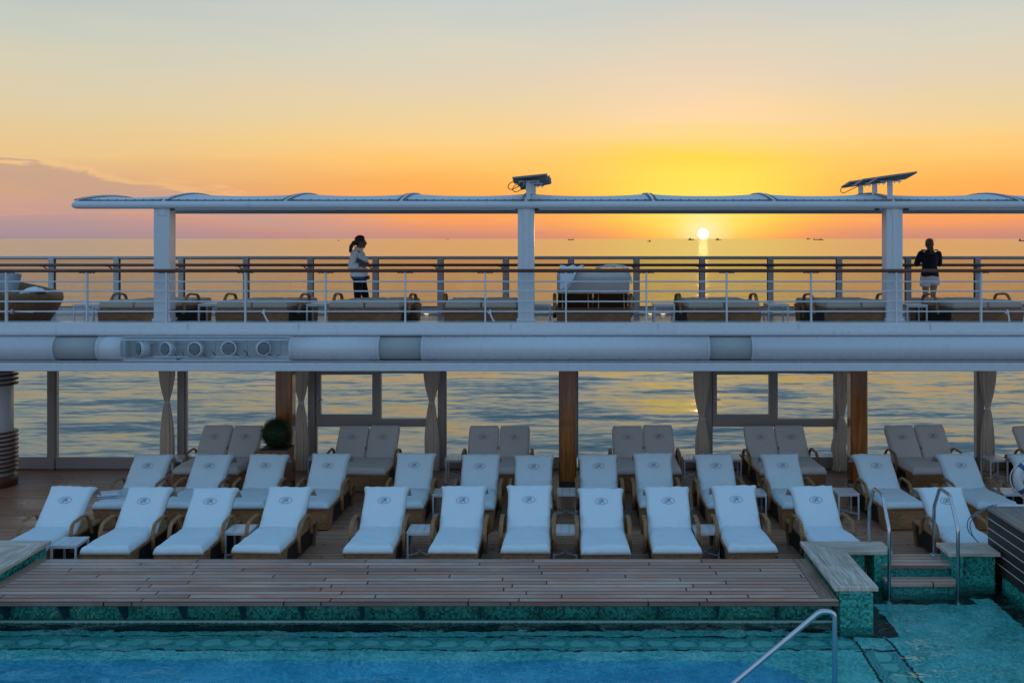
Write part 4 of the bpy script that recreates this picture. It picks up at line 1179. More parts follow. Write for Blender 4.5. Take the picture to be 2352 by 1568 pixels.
def place_single(i,X,Y,yaw,label,group,lift=0.0,tilt=0.0):
    o=proto if first[0] else copy_tree(proto); first[0]=False
    o.location=(X,Y,0); o.rotation_euler=(0,0,R(yaw)); tag(o,label,'sun lounger',group)
    for ch in o.children:
        n=ch.name.split('.')[0]
        if n=='towel_seat': ch.data=SEATS[(i*3+1)%5]
        if n=='towel_back': ch.data=BACKS[(i*2+i//5)%5]
        if n=='towel_flap': ch.data=FLAPS[(i*2+i//5)%5]
        if tilt and n in ('towel_back','towel_flap','back_frame'):
            Pm=Matrix.Translation((0,.015,BASEZ))@Matrix.Rotation(R(tilt),4,'X')@Matrix.Translation((0,-.015,-BASEZ))
            ch.matrix_basis=Pm@ch.matrix_basis
    return o
G1='white covered loungers in the front row'; G2='white covered loungers in the middle row'
row1=[(-7.71,-1,'front-row lounger at the far left end, half hidden by the tiled wall and small table',0),
 (-6.49,-1,'front-row lounger just right of the low table standing by the tiled wall',-1),
 (-5.47,0,'front-row lounger with a small slatted table at its right arm, second from the low table',-2),
 (-4.33,-2,'front-row lounger left of the wide empty gap in the front row',0),
 (-2.80,-1,'front-row lounger right of the wide empty gap in the front row',0),
 (-1.59,-1,'front-row lounger two places left of the table in line with the middle wooden column',0),
 (-.571,0,'front-row lounger directly left of the table in line with the middle wooden column',0),
 (.548,0,'front-row lounger directly right of the table in line with the middle wooden column',-3),
 (1.57,1,'front-row lounger two places right of the table in line with the middle wooden column',0),
 (2.63,2,'front-row lounger right of the table nearest the L-shaped pool wall',0),
 (3.87,4,'front-row lounger whose foot is hidden behind the L-shaped pool wall',-1),
 (5.86,4,'front-row lounger seen through the right pool handrail',-1)]
for i,(X,yw,lb,tl) in enumerate(row1):
    place_single(i,X,16.12+random.uniform(-.05,.05),yw+random.uniform(-1.2,1.2),lb,G1,0,tl*.8+random.uniform(-1.5,1.5))
row2=[(-7.42,-2,'middle-row lounger with a folded blue-striped towel on its seat',0),
 (-6.33,-2,'middle-row lounger with a small black pouch on its seat',0),
 (-5.33,0,'middle-row lounger in front of the terracotta pot',0),
 (-4.22,-2,'middle-row lounger with a flank filled black as shade, beside the open floor of the wide gap',0),
 (-2.69,0,'middle-row lounger right of the wide gap, before the left opening window',1),
 (-1.52,0,'middle-row lounger in front of the double lounger left of the middle wooden column',0),
 (-.575,0,'middle-row lounger just left of the middle wooden column',0),
 (.58,0,'middle-row lounger just right of the middle wooden column',-2),
 (1.556,1,'middle-row lounger in front of the double lounger right of the middle wooden column',1),
 (2.66,1,'middle-row lounger below the curtain of the right opening window',0),
 (3.86,2,'middle-row lounger in front of the double lounger below the right opening window',0),
 (5.52,5,'middle-row lounger whose broad woven foot end shows between the two pool handrails',-1),
 (7.02,4,'middle-row lounger above the dark slatted box, left of the life ring',0),
 (8.30,3,'middle-row lounger cut by the right edge behind the life ring',0)]
for i,(X,yw,lb,tl) in enumerate(row2):
    place_single(i+12,X,18.58+random.uniform(-.05,.05),yw+random.uniform(-1.2,1.2),lb,G2,0,tl*.8+random.uniform(-1.8,1.8))

# -- double loungers
def pads(w,l,t,seed,matl,name,wr=.004,tr=.10,r=.045):
    return cushion(w,l,t,r,seed,wr,hem=.006,topround=tr).mesh(name,matl)
DS=[];DB=[]
for s_ in range(3):
    a=cushion(1.27,1.05,.115,.07,s_+11.3,.010,hem=.022,droop=.02,nx=20); a.xform(Matrix.Translation((0,-1.04,BASEZ-.01))); DS.append(a.mesh('double_seat_cover',M['cream']))
    b=cushion(.612,.80,.095,.045,s_*2+20.2,.006,hem=.006,topround=.11,flat=.50)
    b2=b.v
    DB.append(b)
def dback(i,s,ang):
    src=DB[i%3]; k=MB(); k.v=list(src.v); k.f=list(src.f); k.m=list(src.m); k.sm=list(src.sm)
    k.xform(Matrix.Translation((s*.312,.02,BASEZ+.005))@Matrix.Rotation(ang,4,'X'))
    return k
A3=R(48)
DBM={(i,s):dback(i,s,A3).mesh('back_cushion',M['cream']) for i in range(3) for s in (-1,1)}
def double(name='double_lounger'):
    r=empty(name)
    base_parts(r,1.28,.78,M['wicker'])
    for s in (-1,1): arm(r,s,.675,M['wicker'])
    for s in (-1,1):
        back_frame(r,.61,A3,s*.312)
    put('seat_cushion',DS[0],r)
    for s in (-1,1):
        bk_=put('back_cushion',DBM[0,s],r)
        e_=put('emblem',EMB,bk_); e_.matrix_basis=Matrix.Translation((s*.312,.02,BASEZ+.005))@Matrix.Rotation(A3,4,'X')@Matrix.Translation((0,.50,.100))
    hk=MB(); hk.prism([(0,-.035),(.013,0),(0,.035),(-.013,0)],0,.01); hk.xform(Matrix.Translation((0,.02,BASEZ+.005))@Matrix.Rotation(A3,4,'X')@Matrix.Translation((0,.24,.094)))
    hk.build('seam_gap',M['wickerdark'],r)
    return r
dp=double(); fd=[True]
G3='double loungers along the window wall'
row3=[(-6.78,-2,'double lounger left of the topiary, beside the orange-lit curtain'),(-4.01,-2,'double lounger below the left opening window'),
 (-1.35,0,'double lounger by the glass, left of the middle wooden column'),(1.556,0,'double lounger by the glass, right of the middle wooden column'),
 (4.25,3,'double lounger below the right opening window'),(7.11,4,'double lounger right of the right-hand wooden column'),
 (9.72,4,'double lounger cut by the right edge of the picture')]
for i,(X,yw,lb) in enumerate(row3):
    o=dp if fd[0] else copy_tree(dp); fd[0]=False
    o.location=(X,21.22,0); o.rotation_euler=(0,0,R(yw)); tag(o,lb,'double lounger',G3)
    for ch in o.children:
        n=ch.name.split('.')[0]
        if n=='seat_cushion': ch.data=DS[i%3]
        if n=='back_cushion' and i: 
            s=1 if ch.data is DBM[0,1] else -1; ch.data=DBM[(i+(s>0))%3,s]
            ch.location=(0,0,random.uniform(-.012,.012))

# -- upper deck: flat double loungers turned to the sea
FP=[pads(.615,.80,.10,s+31.7,M['beige'],'pad',.004,.04,.035) for s in range(3)]
LP=[pads(.615,1.04,.10,s+41.7,M['beige'],'pad',.004,.0,.035) for s in range(3)]
def flat():
    r=empty('flat_double_lounger')
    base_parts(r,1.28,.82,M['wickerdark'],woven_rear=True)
    for s in (-1,1): arm(r,s,.675,M['wicker'])
    fr=MB().box(-.60,.60,.0,.80,BASEZ+.001,BASEZ+.035); fr.build('back_frame',M['wicker'],r)
    for s in (-1,1):
        put('back_cushion',FP[1+s if s<0 else 1],r,(s*.312,.02,BASEZ+.036),(0,0,0))
        put('seat_cushion',LP[1 if s>0 else 2],r,(s*.312,-1.03,BASEZ+.01))
    return r
fl=flat(); ff=[True]; G4='flat double loungers on the upper deck'
up=[(-7.32,-4,'flat double lounger on the upper deck behind the left white column'),(-5.32,-3,'flat double lounger on the upper deck just right of the left white column'),
 (-3.40,-3,'flat double lounger on the upper deck in front of the walking woman'),(-1.477,2,'flat double lounger on the upper deck just left of the middle white column'),
 (2.67,2,'flat double lounger on the upper deck directly below the setting sun'),(4.985,4,'flat double lounger on the upper deck just left of the right white column'),
 (7.13,5,'flat double lounger on the upper deck in front of the standing woman')]
for i,(X,yw,lb) in enumerate(up):
    o=fl if ff[0] else copy_tree(fl); ff[0]=False
    o.location=(X,19.0,UD); o.rotation_euler=(0,0,PI+R(yw)); tag(o,lb,'double lounger',G4)
# the raised one, seen from behind
r=empty('raised_double_lounger',(.474,18.92,UD),PI,'upright double lounger seen from behind with a pale cover and two white towels','double lounger',G4)
base_parts(r,1.28,.80,M['wickerdark'],woven_rear=True)
for s in (-1,1): arm(r,s,.675,M['wicker'])
AU=R(52)
brownpanel=wood_solid('back_panel_wood',(.050,.022,.010),(.095,.045,.022),(30,30,2),1,.5)
for s in (-1,1):
    k=MB().box(-.295,.295,.0,.74,-.05,-.012); k.xform(Matrix.Translation((s*.312,.02,BASEZ+.03))@Matrix.Rotation(AU,4,'X')); k.build('back_panel',brownpanel,r)
    k=cushion(.612,.80,.10,.05,s+55.5,.005,hem=.004,topround=.06); k.xform(Matrix.Translation((s*.312,.02,BASEZ+.03))@Matrix.Rotation(AU,4,'X')); k.build('back_cushion',M['cream'],r)
    # cover pulled over the top and hanging behind
    def fnc(u,v,s=s):
        x=(u-.5)*.64; hang=.47
        return Vector((x,.80-.0-hang*v,-.060-.012*math.sin(v*3)-.004*nz(x*8,v*5,s)+(.05 if v==0 else 0)))
    k=MB().grid(fnc,12,8,flip=True); k.xform(Matrix.Translation((s*.312,.02,BASEZ+.03))@Matrix.Rotation(AU,4,'X')); k.build('back_cover',M['cream'],r)
    put('seat_cushion',LP[1],r,(s*.312,-1.03,BASEZ+.01))
    for q in (-.22,.22):
        MB().tube([(s*.312+q,.22,BASEZ+.30),(s*.312+q*1.02,.50,BASEZ-.02)],.012,7).build('support_strut',M['column'],r)
def towel(name,fn,nu,nv,label,loc,thick=.008,stripe=None):
    k=MB().grid(fn,nu,nv); o=k.build(name,M['towelwhite'] if stripe is None else stripe,None,loc)
    md=o.modifiers.new('thick','SOLIDIFY'); md.thickness=thick; md.offset=0
    return tag(o,label,'towel')
def stripemat():
    m,t,out=newmat('striped_towel'); v=coords(t); x,y,z=t.xyz(v)
    n=t.noise(v,160,2,.6)
    f=t.math('GREATER_THAN',t.math('SINE',t.math('MULTIPLY',t.math('ADD',x,t.math('MULTIPLY',z,.8)),26.0)),.93)
    c=t.mix(f,(.68,.76,.86),(.02,.05,.22)); principled(t,out,c,.9,0,t.bump(n,.002,.5),.2); return m
M['stripe']=stripemat()
M['towelwhite']=fabric('white_towel',(.74,.80,.88))
# towels over the raised back (tops at depth ~18.4)
ztop=UD+BASEZ+.03+.80*math.sin(AU)+.045; ytop=18.92-.02-.80*math.cos(AU)+.02
def tw1(u,v):
    x=-.60+.42*u+.06*v*math.sin(u*5); a=v*1.0
    if v<.35: y=ytop+.12-.22*v/.35; z=ztop+.035*math.sin(v/.35*PI/2)+.014*nz(u*5,v*6,1)
    else:
        q=(v-.35)/.65; ln_=(.40*(1-u)**1.2+.07); y=ytop-.10-.035*math.sin(q*2)-.012*nz(u*6,q*4,3)+.10*q*ln_*1.1; z=ztop+.03-ln_*q
    return (x,y,z+.016*math.sin(u*14+v*3)*(1-v*.5))
t1_=towel('draped_towel',tw1,26,20,'white towel with a long hanging corner draped over the left half of the upright back',(0,0,0))
MB().tube([Vector(tw1(u_/20,.93))+Vector((0,-.007,0)) for u_ in range(21)],.005,5).build('hem_stripe',M['ink'],t1_)
def tw2(u,v):
    x=.02+.62*u; b=math.sin(u*PI)**.7
    y=ytop+.14-.26*v+.02*nz(u*4,v*3,7); z=ztop-.005+.06*b*math.sin(v*PI*.75+.3)+.012*nz(u*7,v*7,5)
    if u>.9: z-=.28*(u-.9)/.1*(.6+.4*math.sin(v*3))
    return (x+.47,y,z)
tw=towel('draped_towel',tw2,28,14,'white towel with a dark hem line bundled over the right half of the upright back',(0,0,0))
MB().tube([Vector(tw2(u_/24*.8,.93+.05*math.sin(u_*.5)))+Vector((0,-.006,.004)) for u_ in range(25)],.005,5).build('hem_stripe',M['ink'],tw)
for o in C.objects:
    if o.name=='draped_towel': o.location=(.474+.02,0,0)
    if o.name=='draped_towel.001': o.location=(0.02,0,0)
# folded towel and pouch on the lower loungers
k=MB()
for i in range(3):
    k.box(-.17,.17,-.11,.11,.030*i,.030*i+.028)
o=k.build('folded_towel',M['towelwhite'],None,(-7.66,17.90,.482),(R(3),R(-3),R(8)),bevel=.012)
sk2=MB()
for z_ in (.014,.044): sk2.box(-.165,.165,-.113,-.1105,z_-.005,z_+.005)
for y_ in (-.07,.05): sk2.box(-.172,.172,y_-.006,y_+.006,.0883,.0895)
sk2.build('blue_stripe',M['ink'],o); tag(o,'folded white towel with blue stripes on a middle-row lounger seat','towel')
o=MB().ball((0,0,0),.07,.05,.03,14,8).build('pouch',M['black'],None,(-6.19,18.05,.495)); tag(o,'small black pouch on a middle-row lounger seat','pouch')

# ---------------------------------------------------------------- slatted side tables
def table(w=.38,dp_=.46,hh=.45,name='side_table'):
    r=empty(name); hw,hd=w/2,dp_/2
    tp=MB(); n=3; sw=w/n
    for i in range(n): tp.box(-hw+i*sw+.003,-hw+(i+1)*sw-.003,-hd,hd,hh-.022,hh)
    tp.build('slatted_top',M['white'],r)
    ap=MB(); ap.box(-hw+.01,hw-.01,-hd+.008,-hd+.022,hh-.045,hh-.023); ap.box(-hw+.01,hw-.01,hd-.022,hd-.008,hh-.045,hh-.023)
    ap.box(-hw+.008,-hw+.022,-hd+.023,hd-.023,hh-.045,hh-.023); ap.box(hw-.022,hw-.008,-hd+.023,hd-.023,hh-.045,hh-.023); ap.build('apron',M['white'],r)
    for sx in (-1,1):
        for sy in (-1,1): 
            MB().box(sx*(hw-.02)-.013,sx*(hw-.02)+.013,sy*(hd-.02)-.013,sy*(hd-.02)+.013,0,hh-.0455).build('leg',M['white'],r)
    st=MB()
    for s in (-1,1):
        st.tube([(s*(hw-.03)-s*(hw-.045)*math.sin(PI*k_/12),-(hd-.03)+(2*hd-.06)*k_/12,.10) for k_ in range(13)],.009,6)
    st.build('curved_stretcher',M['white'],r)
    return r
tproto=table(); ft=[True]
GT='small white slatted tables'
def place_table(X,Y,Z,yaw,label):
    o=tproto if ft[0] else copy_tree(tproto); ft[0]=False
    o.location=(X,Y,Z); o.rotation_euler=(0,0,R(yaw)); tag(o,label,'side table',GT)
for a in [(-7.17,15.42,0,2,'white slatted table beside the tiled wall at the left end of the front row'),
 (-4.90,16.1,0,-1,'white slatted table in the front row left of the wide gap'),
 (-2.19,16.1,0,0,'white slatted table between the two front-row loungers right of the wide gap'),
 (-.01,16.1,0,0,'white slatted front-row table below the middle wooden column'),
 (2.10,16.1,0,1,'white slatted front-row table nearest the L-shaped pool wall'),
 (-6.87,18.55,0,0,'white slatted middle-row table behind the folded striped towel'),
 (-2.10,18.45,0,0,'white slatted middle-row table below the left opening window'),
 (0.0,18.5,0,0,'white slatted table standing directly before the middle wooden column'),
 (3.25,18.45,0,0,'white slatted middle-row table mostly hidden behind a front-row lounger back'),
 (4.84,18.5,0,2,'white slatted middle-row table left of the broad woven foot end'),
 (6.27,18.5,0,2,'white slatted middle-row table seen between the two pool handrails'),
 (7.68,18.5,0,2,'white slatted middle-row table next to the life ring'),
 (-7.78,21.35,0,0,'white slatted table under the orange-lit curtain'),
 (-4.95,21.4,0,0,'white slatted table right of the terracotta pot'),
 (-2.20,21.3,0,0,'white slatted table below the curtain right of the left opening window'),
 (.60,21.5,0,0,'white slatted table peeking out right of the middle wooden column'),
 (2.52,21.35,0,0,'white slatted table left of the pair below the right opening window'),
 (3.30,21.35,0,0,'white slatted table right of the pair below the right opening window'),
 (6.25,21.4,0,2,'white slatted table between the right wooden column and a double lounger'),
 (8.55,21.3,0,3,'white slatted table below the farthest right curtain'),
 (-8.45,18.9,UD,0,'white table on the upper deck right beside the round wicker daybed'),
 (-8.05,18.75,UD,0,'white table on the upper deck left of the left white column'),
 (-6.28,18.95,UD,0,'white table on the upper deck just right of the left white column'),
 (-4.38,18.95,UD,0,'white table on the upper deck left of the walking woman'),
 (-.45,18.85,UD,0,'white table on the upper deck right behind the middle white column'),
 (1.72,18.85,UD,0,'white table on the upper deck beside the lit kerb lamps'),
 (3.72,18.9,UD,0,'white table on the upper deck between the two loungers left of the right column'),
 (6.10,18.75,UD,0,'white table on the upper deck right of the right white column'),
 (8.25,18.8,UD,0,'white table on the upper deck at the right edge of the picture')]:
    place_table(*a)

# ---------------------------------------------------------------- round wicker daybed on the left
e=empty('round_daybed',(-10.30,19.35,UD),0,'round brown wicker daybed with a grey pillow at the left end of the upper deck','daybed')
prof=[(.80,.0),(.93,.20),(1.03,.38),(1.08,.50),(1.07,.58),(1.02,.63),(.94,.63),(.92,.58),(.92,.42),(.5,.42),(.0,.42)]
k=MB(); k.lathe(prof[:-1],(0,0,0),48)
for i,(x,y,z) in enumerate(k.v):
    if z>.44: 
        s=max(0,(.75-x)/1.8); k.v[i]=(x,y,z+.34*s**1.2*(z-.44)/.19)
k.build('woven_shell',M['wickerdark'],e)
MB().lathe([(.90,.43),(.915,.47),(.90,.53),(.80,.56),(.4,.565)],(0,0,0),40).build('mattress',M['beige'],e)
k=cushion(.62,.42,.16,.07,71,.008); k.xform(Matrix.Translation((.12,-.20,.57))@Matrix.Rotation(R(62),4,'X')); k.build('pillow',paint('grey_pillow',(.26,.31,.35),.9),e)
ks=MB()
ks.tube([(1.095*math.cos(a),1.095*math.sin(a),.36-.14*math.cos(a*.9+.3)*.4) for a in [-1.75+.09*i for i in range(22)]],.006,6,up=(0,0,1),rb=.016)
ks.tube(bez([(.10,-1.09,.33),(.12,-1.08,.2),(.05,-.98,.06),(.02,-.92,.02)],5),.010,6)
ks.build('orange_strap',M['orange'],e)
MB().box(.08,.22,-1.12,-1.07,.30,.36,Matrix.Rotation(R(3),4,'Y')).build('strap_buckle',M['black'],e)
def tw3(u,v):
    return (-.20+.40*u,-.12+.34*v,.10*math.sin(PI*u)**.6*math.sin(PI*min(v*1.1,1))**.5+.015*nz(u*6,v*6,2)+.10*u*(1-v)*.4)
towel('crumpled_towel',tw3,22,18,'crumpled white towel on the round wicker daybed',(-9.50,19.0,UD+.62),stripe=M['towelwhite'])

# ---------------------------------------------------------------- life ring on a post
e=empty('life_ring',(7.44,17.0,0),0,'white life ring with blue lettering and rope at the right edge','life ring')
ri=MB(); n=48
cx,cz=0,1.0
ri.tube([(.245*math.cos(2*PI*i/n),0,cz+.245*math.sin(2*PI*i/n)) for i in range(n)],.075,14,closed=True,up=(0,1,0),rb=.075)
ri.build('ring',M['white'],e)
bd=MB()
for a0 in (45,135,225,315):
    a=[R(a0-7+14*i/8) for i in range(9)]
    bd.tube([(.245*math.cos(q),0,cz+.245*math.sin(q)) for q in a],.0775,14,up=(0,1,0))
bd.build('blue_band',plain('ring_blue',(.03,.09,.22),.5),e)
rp=MB()
for k_ in range(4):
    a=[R(45+90*k_+90*i/14) for i in range(15)]
    rp.tube([((.325+.045*math.sin(PI*i/14))*math.cos(q),-.02,cz+(.325+.045*math.sin(PI*i/14))*math.sin(q)) for i,q in enumerate(a)],.009,6)
for k_ in range(5):
    rp.tube([(-.02+.10*math.cos(q+k_),-.05-.01*k_,cz+.16*math.sin(q)*(1-.06*k_)) for q in [2*PI*i/20 for i in range(20)]],.009,6,closed=True)
rp.build('rope',M['rope'],e)
MB().box(-.04,.04,.08,.14,0,1.35).build('post',M['white'],e)
MB().box(-.16,.16,.079,.15,0,.02).build('foot_plate',M['white'],e)
# ---------------------------------------------------------------- people
def loft(mb,pts,n=14):
    """pts: (x,y,z,rx,ry) rings swept along the path; closed"""
    P=[Vector(q[:3]) for q in pts]
    mb.tube(P,[q[3] for q in pts],n,up=(1,0,0),rb=[q[4] for q in pts])
def remesh(o,vox,sm=6):
    md=o.modifiers.new('join','REMESH'); md.mode='VOXEL'; md.voxel_size=vox; md.use_smooth_shade=True
    s=o.modifiers.new('smooth','SMOOTH'); s.factor=.5; s.iterations=sm
    return o
def limb(mb,a,b,ra,rb_,n=12,mid=None):
    a=Vector(a); b=Vector(b); d_=(b-a)
    pts=[(a,ra*.75),(a+d_*.06,ra*.96),(a+d_*.3,mid or ra),(a+d_*.65,(ra+rb_)*.5),(a+d_*.94,rb_),(b,rb_*.8)]
    mb.tube([p[0] for p in pts],[p[1] for p in pts],n,up=(.3,.9,.2))
    mb.ball(a,ra*.92,n=12,m=8); mb.ball(b,rb_*.92,n=12,m=8)
def hand(mb,wrist,dirv,palmn,curl=.6,side=1,s=1.0):
    """palm, four fingers of unequal length and a thumb at the palm's side"""
    w_=Vector(wrist); d=Vector(dirv).normalized(); nrm=Vector(palmn); nrm=(nrm-d*nrm.dot(d)).normalized(); u=d.cross(nrm)*side
    pc=[w_,w_+d*.03*s,w_+d*.07*s,w_+d*.088*s]
    mb.tube(pc,[.024*s,.036*s,.041*s,.036*s],12,up=tuple(u),rb=[.018*s,.016*s,.015*s,.012*s])
    for i,(off,L) in enumerate(((.030,.070),(.010,.078),(-.010,.073),(-.029,.058))):
        b=w_+d*.084*s+u*off*s; dd=d; q=[b]
        for k in range(3):
            ang=curl*(.5+.35*k); dd=(d*math.cos(ang)+nrm*math.sin(ang)).normalized(); q.append(q[-1]+dd*L*s*(.42-.06*k))
        mb.tube(q,[.0095*s,.0092*s,.0085*s,.007*s],8)
    b=w_+d*.03*s+u*.034*s; t1=b+(d*.6+u*.75+nrm*.35).normalized()*.036*s; t2=t1+(d*.85+u*.2+nrm*.5).normalized()*.03*s
    mb.tube([w_+d*.02*s+u*.02*s,b,t1,t2],[.014*s,.013*s,.011*s,.008*s],8)
def head(mb,c,fwd,s=1.0):
    """skull, jaw, nose, lips, ears, neck stub around centre c, face along fwd"""
    c=Vector(c); f=Vector(fwd).normalized(); r=Vector((0,0,1)).cross(f)*-1; u=Vector((0,0,1))
    Bm=Matrix((( r.x,f.x,u.x,c.x),(r.y,f.y,u.y,c.y),(r.z,f.z,u.z,c.z),(0,0,0,1)))
    k=MB()
    k.ball((0,-.012,.035),.075,.094,.082,18,12)            # skull
    k.ball((0,.030,-.030),.058,.060,.078,16,10)            # face
    k.ball((0,.048,-.088),.034,.034,.026,12,8)             # chin
    k.ball((0,.010,-.070),.052,.060,.040,14,8)             # jaw
    k.tube([(0,.082,.020),(0,.098,-.005),(0,.105,-.026),(0,.090,-.036)],[.009,.012,.016,.012],8)  # nose
    k.ball((0,.083,-.056),.022,.011,.008,10,6); k.ball((0,.081,-.067),.019,.010,.007,10,6)        # lips
    k.ball((0,.072,.030),.050,.018,.010,12,6)              # brow
    for s_ in (-1,1): k.ball((s_*.074,-.005,-.010),.010,.022,.033,10,8); k.ball((s_*.034,.070,-.020),.020,.014,.014,10,6)
    k.xform(Bm@Matrix.Scale(s,4))
    o=len(mb.v); mb.v+=k.v; mb.f+=[tuple(i+o for i in q) for q in k.f]; mb.m+=k.m; mb.sm+=k.sm
    return Bm@Matrix.Scale(s,4)
def skin(name,col):
    m,t,out=newmat(name); v=coords(t); n=t.noise(v,22,4,.6)
    principled(t,out,t.mix(n,tuple(q*.85 for q in col),tuple(q*1.12 for q in col)),.5,0,None,.35); return m
def cloth(name,col):
    m,t,out=newmat(name); v=coords(t)
    n=t.noise(v,10,4,.6,.6); n2=t.noise(v,300,2,.5)
    principled(t,out,t.mix(n,tuple(q*.88 for q in col),tuple(min(1,q*1.08) for q in col)),.85,0,t.bump(n,.02,.6,t.bump(n2,.001,.5)),.2,sheen=.2); return m
def hairmat(name,a,b):
    m,t,out=newmat(name); v=coords(t); n=t.noise(t.mapping(v,(90,90,9)),1,4,.6)
    principled(t,out,t.mix(n,a,b),.5,0,t.bump(n,.006,.8),.4); return m
# ---- walking woman, facing +X (right), book held against the chest
pe=empty('person',(-3.88,20.0,UD),0,'woman in a white shirt and black trousers walking right with a book under her arm','person')
sk=skin('brown_skin',(.24,.115,.066))
b=MB()
Bh=head(b,(.035,0,1.525),(1,.16,0),.98)
b.tube([(-.03,0,1.34),(-.005,0,1.40),(.012,0,1.47)],[.060,.052,.050],12,up=(0,1,0))
loft(b,[(0,0,.84,.14,.16),(.0,0,.95,.13,.15),(.01,0,1.08,.105,.13),(.0,0,1.22,.11,.15),(-.02,0,1.33,.10,.17),(-.025,0,1.385,.06,.09)])
# legs mid-stride: far leg forward
hipN=(0.0,-.085,.88); kneeN=(-.010,-.09,.48); ankN=(-.17,-.09,.10)
hipF=(0.0,.085,.88); kneeF=(.115,.085,.49); ankF=(.10,.085,.085)
for (h_,k_,a_) in ((hipN,kneeN,ankN),(hipF,kneeF,ankF)):
    limb(b,h_,k_,.078,.052); limb(b,k_,a_,.053,.035,mid=.056)
    f_=Vector(a_); fd_=Vector((1,0,-.35 if a_ is ankN else 0)).normalized()
    b.tube([f_+Vector((-.03,0,-.035)),f_+Vector((.02,0,-.04)),f_+fd_*.12+Vector((0,0,-.055)),f_+fd_*.18+Vector((0,0,-.062))],[.032,.038,.034,.018],10,up=(0,1,0),rb=[.035,.04,.025,.014])
shN=(-.045,-.185,1.335); elN=(-.11,-.225,1.06); wrN=(.075,-.165,1.105)
shF=(-.035,.185,1.335); elF=(-.02,.235,1.06); wrF=(.13,.10,1.14)
for (s_,e_,w_) in ((shN,elN,wrN),(shF,elF,wrF)):
    limb(b,s_,e_,.047,.036); limb(b,e_,w_,.037,.026)
hand(b,wrN,(1,.25,.12),(0,.9,.4),.75,-1); hand(b,wrF,(.3,-.9,.1),(-.9,-.2,.1),.7,1)
remesh(b.build('body',sk,pe),.0075,4)
# trousers
tr=MB(); loft(tr,[(0,0,.80,.10,.13),(.0,0,.86,.152,.172),(.0,0,.94,.145,.165),(.005,0,1.02,.12,.145)])
for (h_,k_,a_) in ((hipN,kneeN,ankN),(hipF,kneeF,ankF)):
    limb(tr,h_,k_,.094,.066); limb(tr,k_,Vector(a_)+Vector((0,0,.03)),.066,.046,mid=.068)
remesh(tr.build('trousers',cloth('black_trousers',(.008,.008,.010)),pe),.011,5)
sc=MB(); loft(sc,[(-.005,0,.835,.150,.176),(0,0,.87,.156,.182),(.0,0,.93,.150,.176)])
remesh(sc.build('blue_shirt_hem',cloth('blue_hem',(.05,.14,.24)),pe),.012,3)
ws=MB(); loft(ws,[(.0,0,.885,.172,.198),(.0,0,.97,.160,.190),(.0,0,1.08,.138,.170),(-.005,0,1.21,.140,.185),(-.02,0,1.315,.125,.195),(-.025,0,1.375,.078,.110),(-.01,0,1.425,.066,.075)])
limb(ws,shN,elN,.070,.060); limb(ws,shF,elF,.070,.058)
limb(ws,elN,Vector(elN)+(Vector(wrN)-Vector(elN))*.55,.058,.054); limb(ws,elF,Vector(elF)+(Vector(wrF)-Vector(elF))*.6,.056,.05)
ws.tube([(.05,-.05,1.40),(.075,-.03,1.30),(.12,-.03,1.18)],[.02,.03,.02],8)
ws.hexa([(-.06,-.085,1.40),(.06,-.085,1.37),(.06,.085,1.37),(-.06,.085,1.40)],[(-.085,-.08,1.455),(.085,-.065,1.40),(.085,.065,1.40),(-.085,.08,1.455)])
o=remesh(ws.build('white_shirt',cloth('white_shirt',(.82,.84,.86)),pe),.011,4)
hm=MB()
def hk(q): return tuple(Bh@Vector(q))
k=MB(); k.ball((0,-.022,.047),.084,.098,.083,18,12); k.ball((0,-.075,.0),.062,.05,.065,12,8)
k.tube([(0,-.09,.01),(0,-.13,-.01),(.0,-.155,-.05)],[.038,.046,.042],10)
rnd=random.Random(11)
for i in range(26):     # curly braids of the pony tail
    a=rnd.uniform(-.05,.05); L=rnd.uniform(.12,.22); y0_=-.13-rnd.uniform(0,.045)
    pts=[(a*.5,y0_+.02,-.01)]
    for j in range(1,8):
        tq=j/7; pts.append((a+.012*math.sin(j*1.9+i),y0_-.02*math.sin(tq*3)-.045*tq*rnd.uniform(.4,1)+.010*math.cos(j*2.3+i),-.02-L*tq))
    k.tube(pts,[.012]*5+[.010,.008,.005],6)
for i in range(9):      # braided rows over the skull
    a=-.9+1.8*i/8
    k.tube([(math.sin(a)*.085*math.cos(q*.2),-.015-.1*math.cos(q),.045+.088*math.sin(q)*math.cos(a*.6)) for q in [.25+j*.22 for j in range(11)]],.008,5)
k.xform(Bh); k.build('braided_hair',hairmat('dark_braids',(.02,.012,.008),(.09,.05,.03)),pe)
fe=MB()
for s_ in (-1,1):
    fe.ball((s_*.034,.083,-.002),.009,.006,.007,10,6)
fe.xform(Bh); fe.build('eyes',plain('dark_eye',(.02,.015,.012),.2),pe)
# phone pouch at her hip
MB().box(.10,.185,-.10,.09,.83,.90).build('hip_bag',cloth('hip_bag',(.03,.04,.08)),pe,bevel=.012)
bk=empty('book',(-3.88+.035,20.0-.215,UD+1.19),0,'open dark and white book held by the walking woman','book')
Mb=Matrix.Rotation(R(28),4,'Y')@Matrix.Rotation(R(-8),4,'X')
MB().box(-.15,.13,-.006,.006,-.045,.035,Mb).build('dark_cover',plain('book_dark',(.02,.022,.026),.4),bk)
MB().box(-.14,.125,.007,.022,-.04,.042,Mb).build('pages',M['white'],bk)
MB().hexa([(-.02,.02,.03),(.16,.02,-.035),(.16,.03,-.035),(-.02,.03,.03)],[(.03,.02,.10),(.175,.02,.035),(.175,.03,.035),(.03,.03,.10)]).build('raised_page',M['white'],bk)

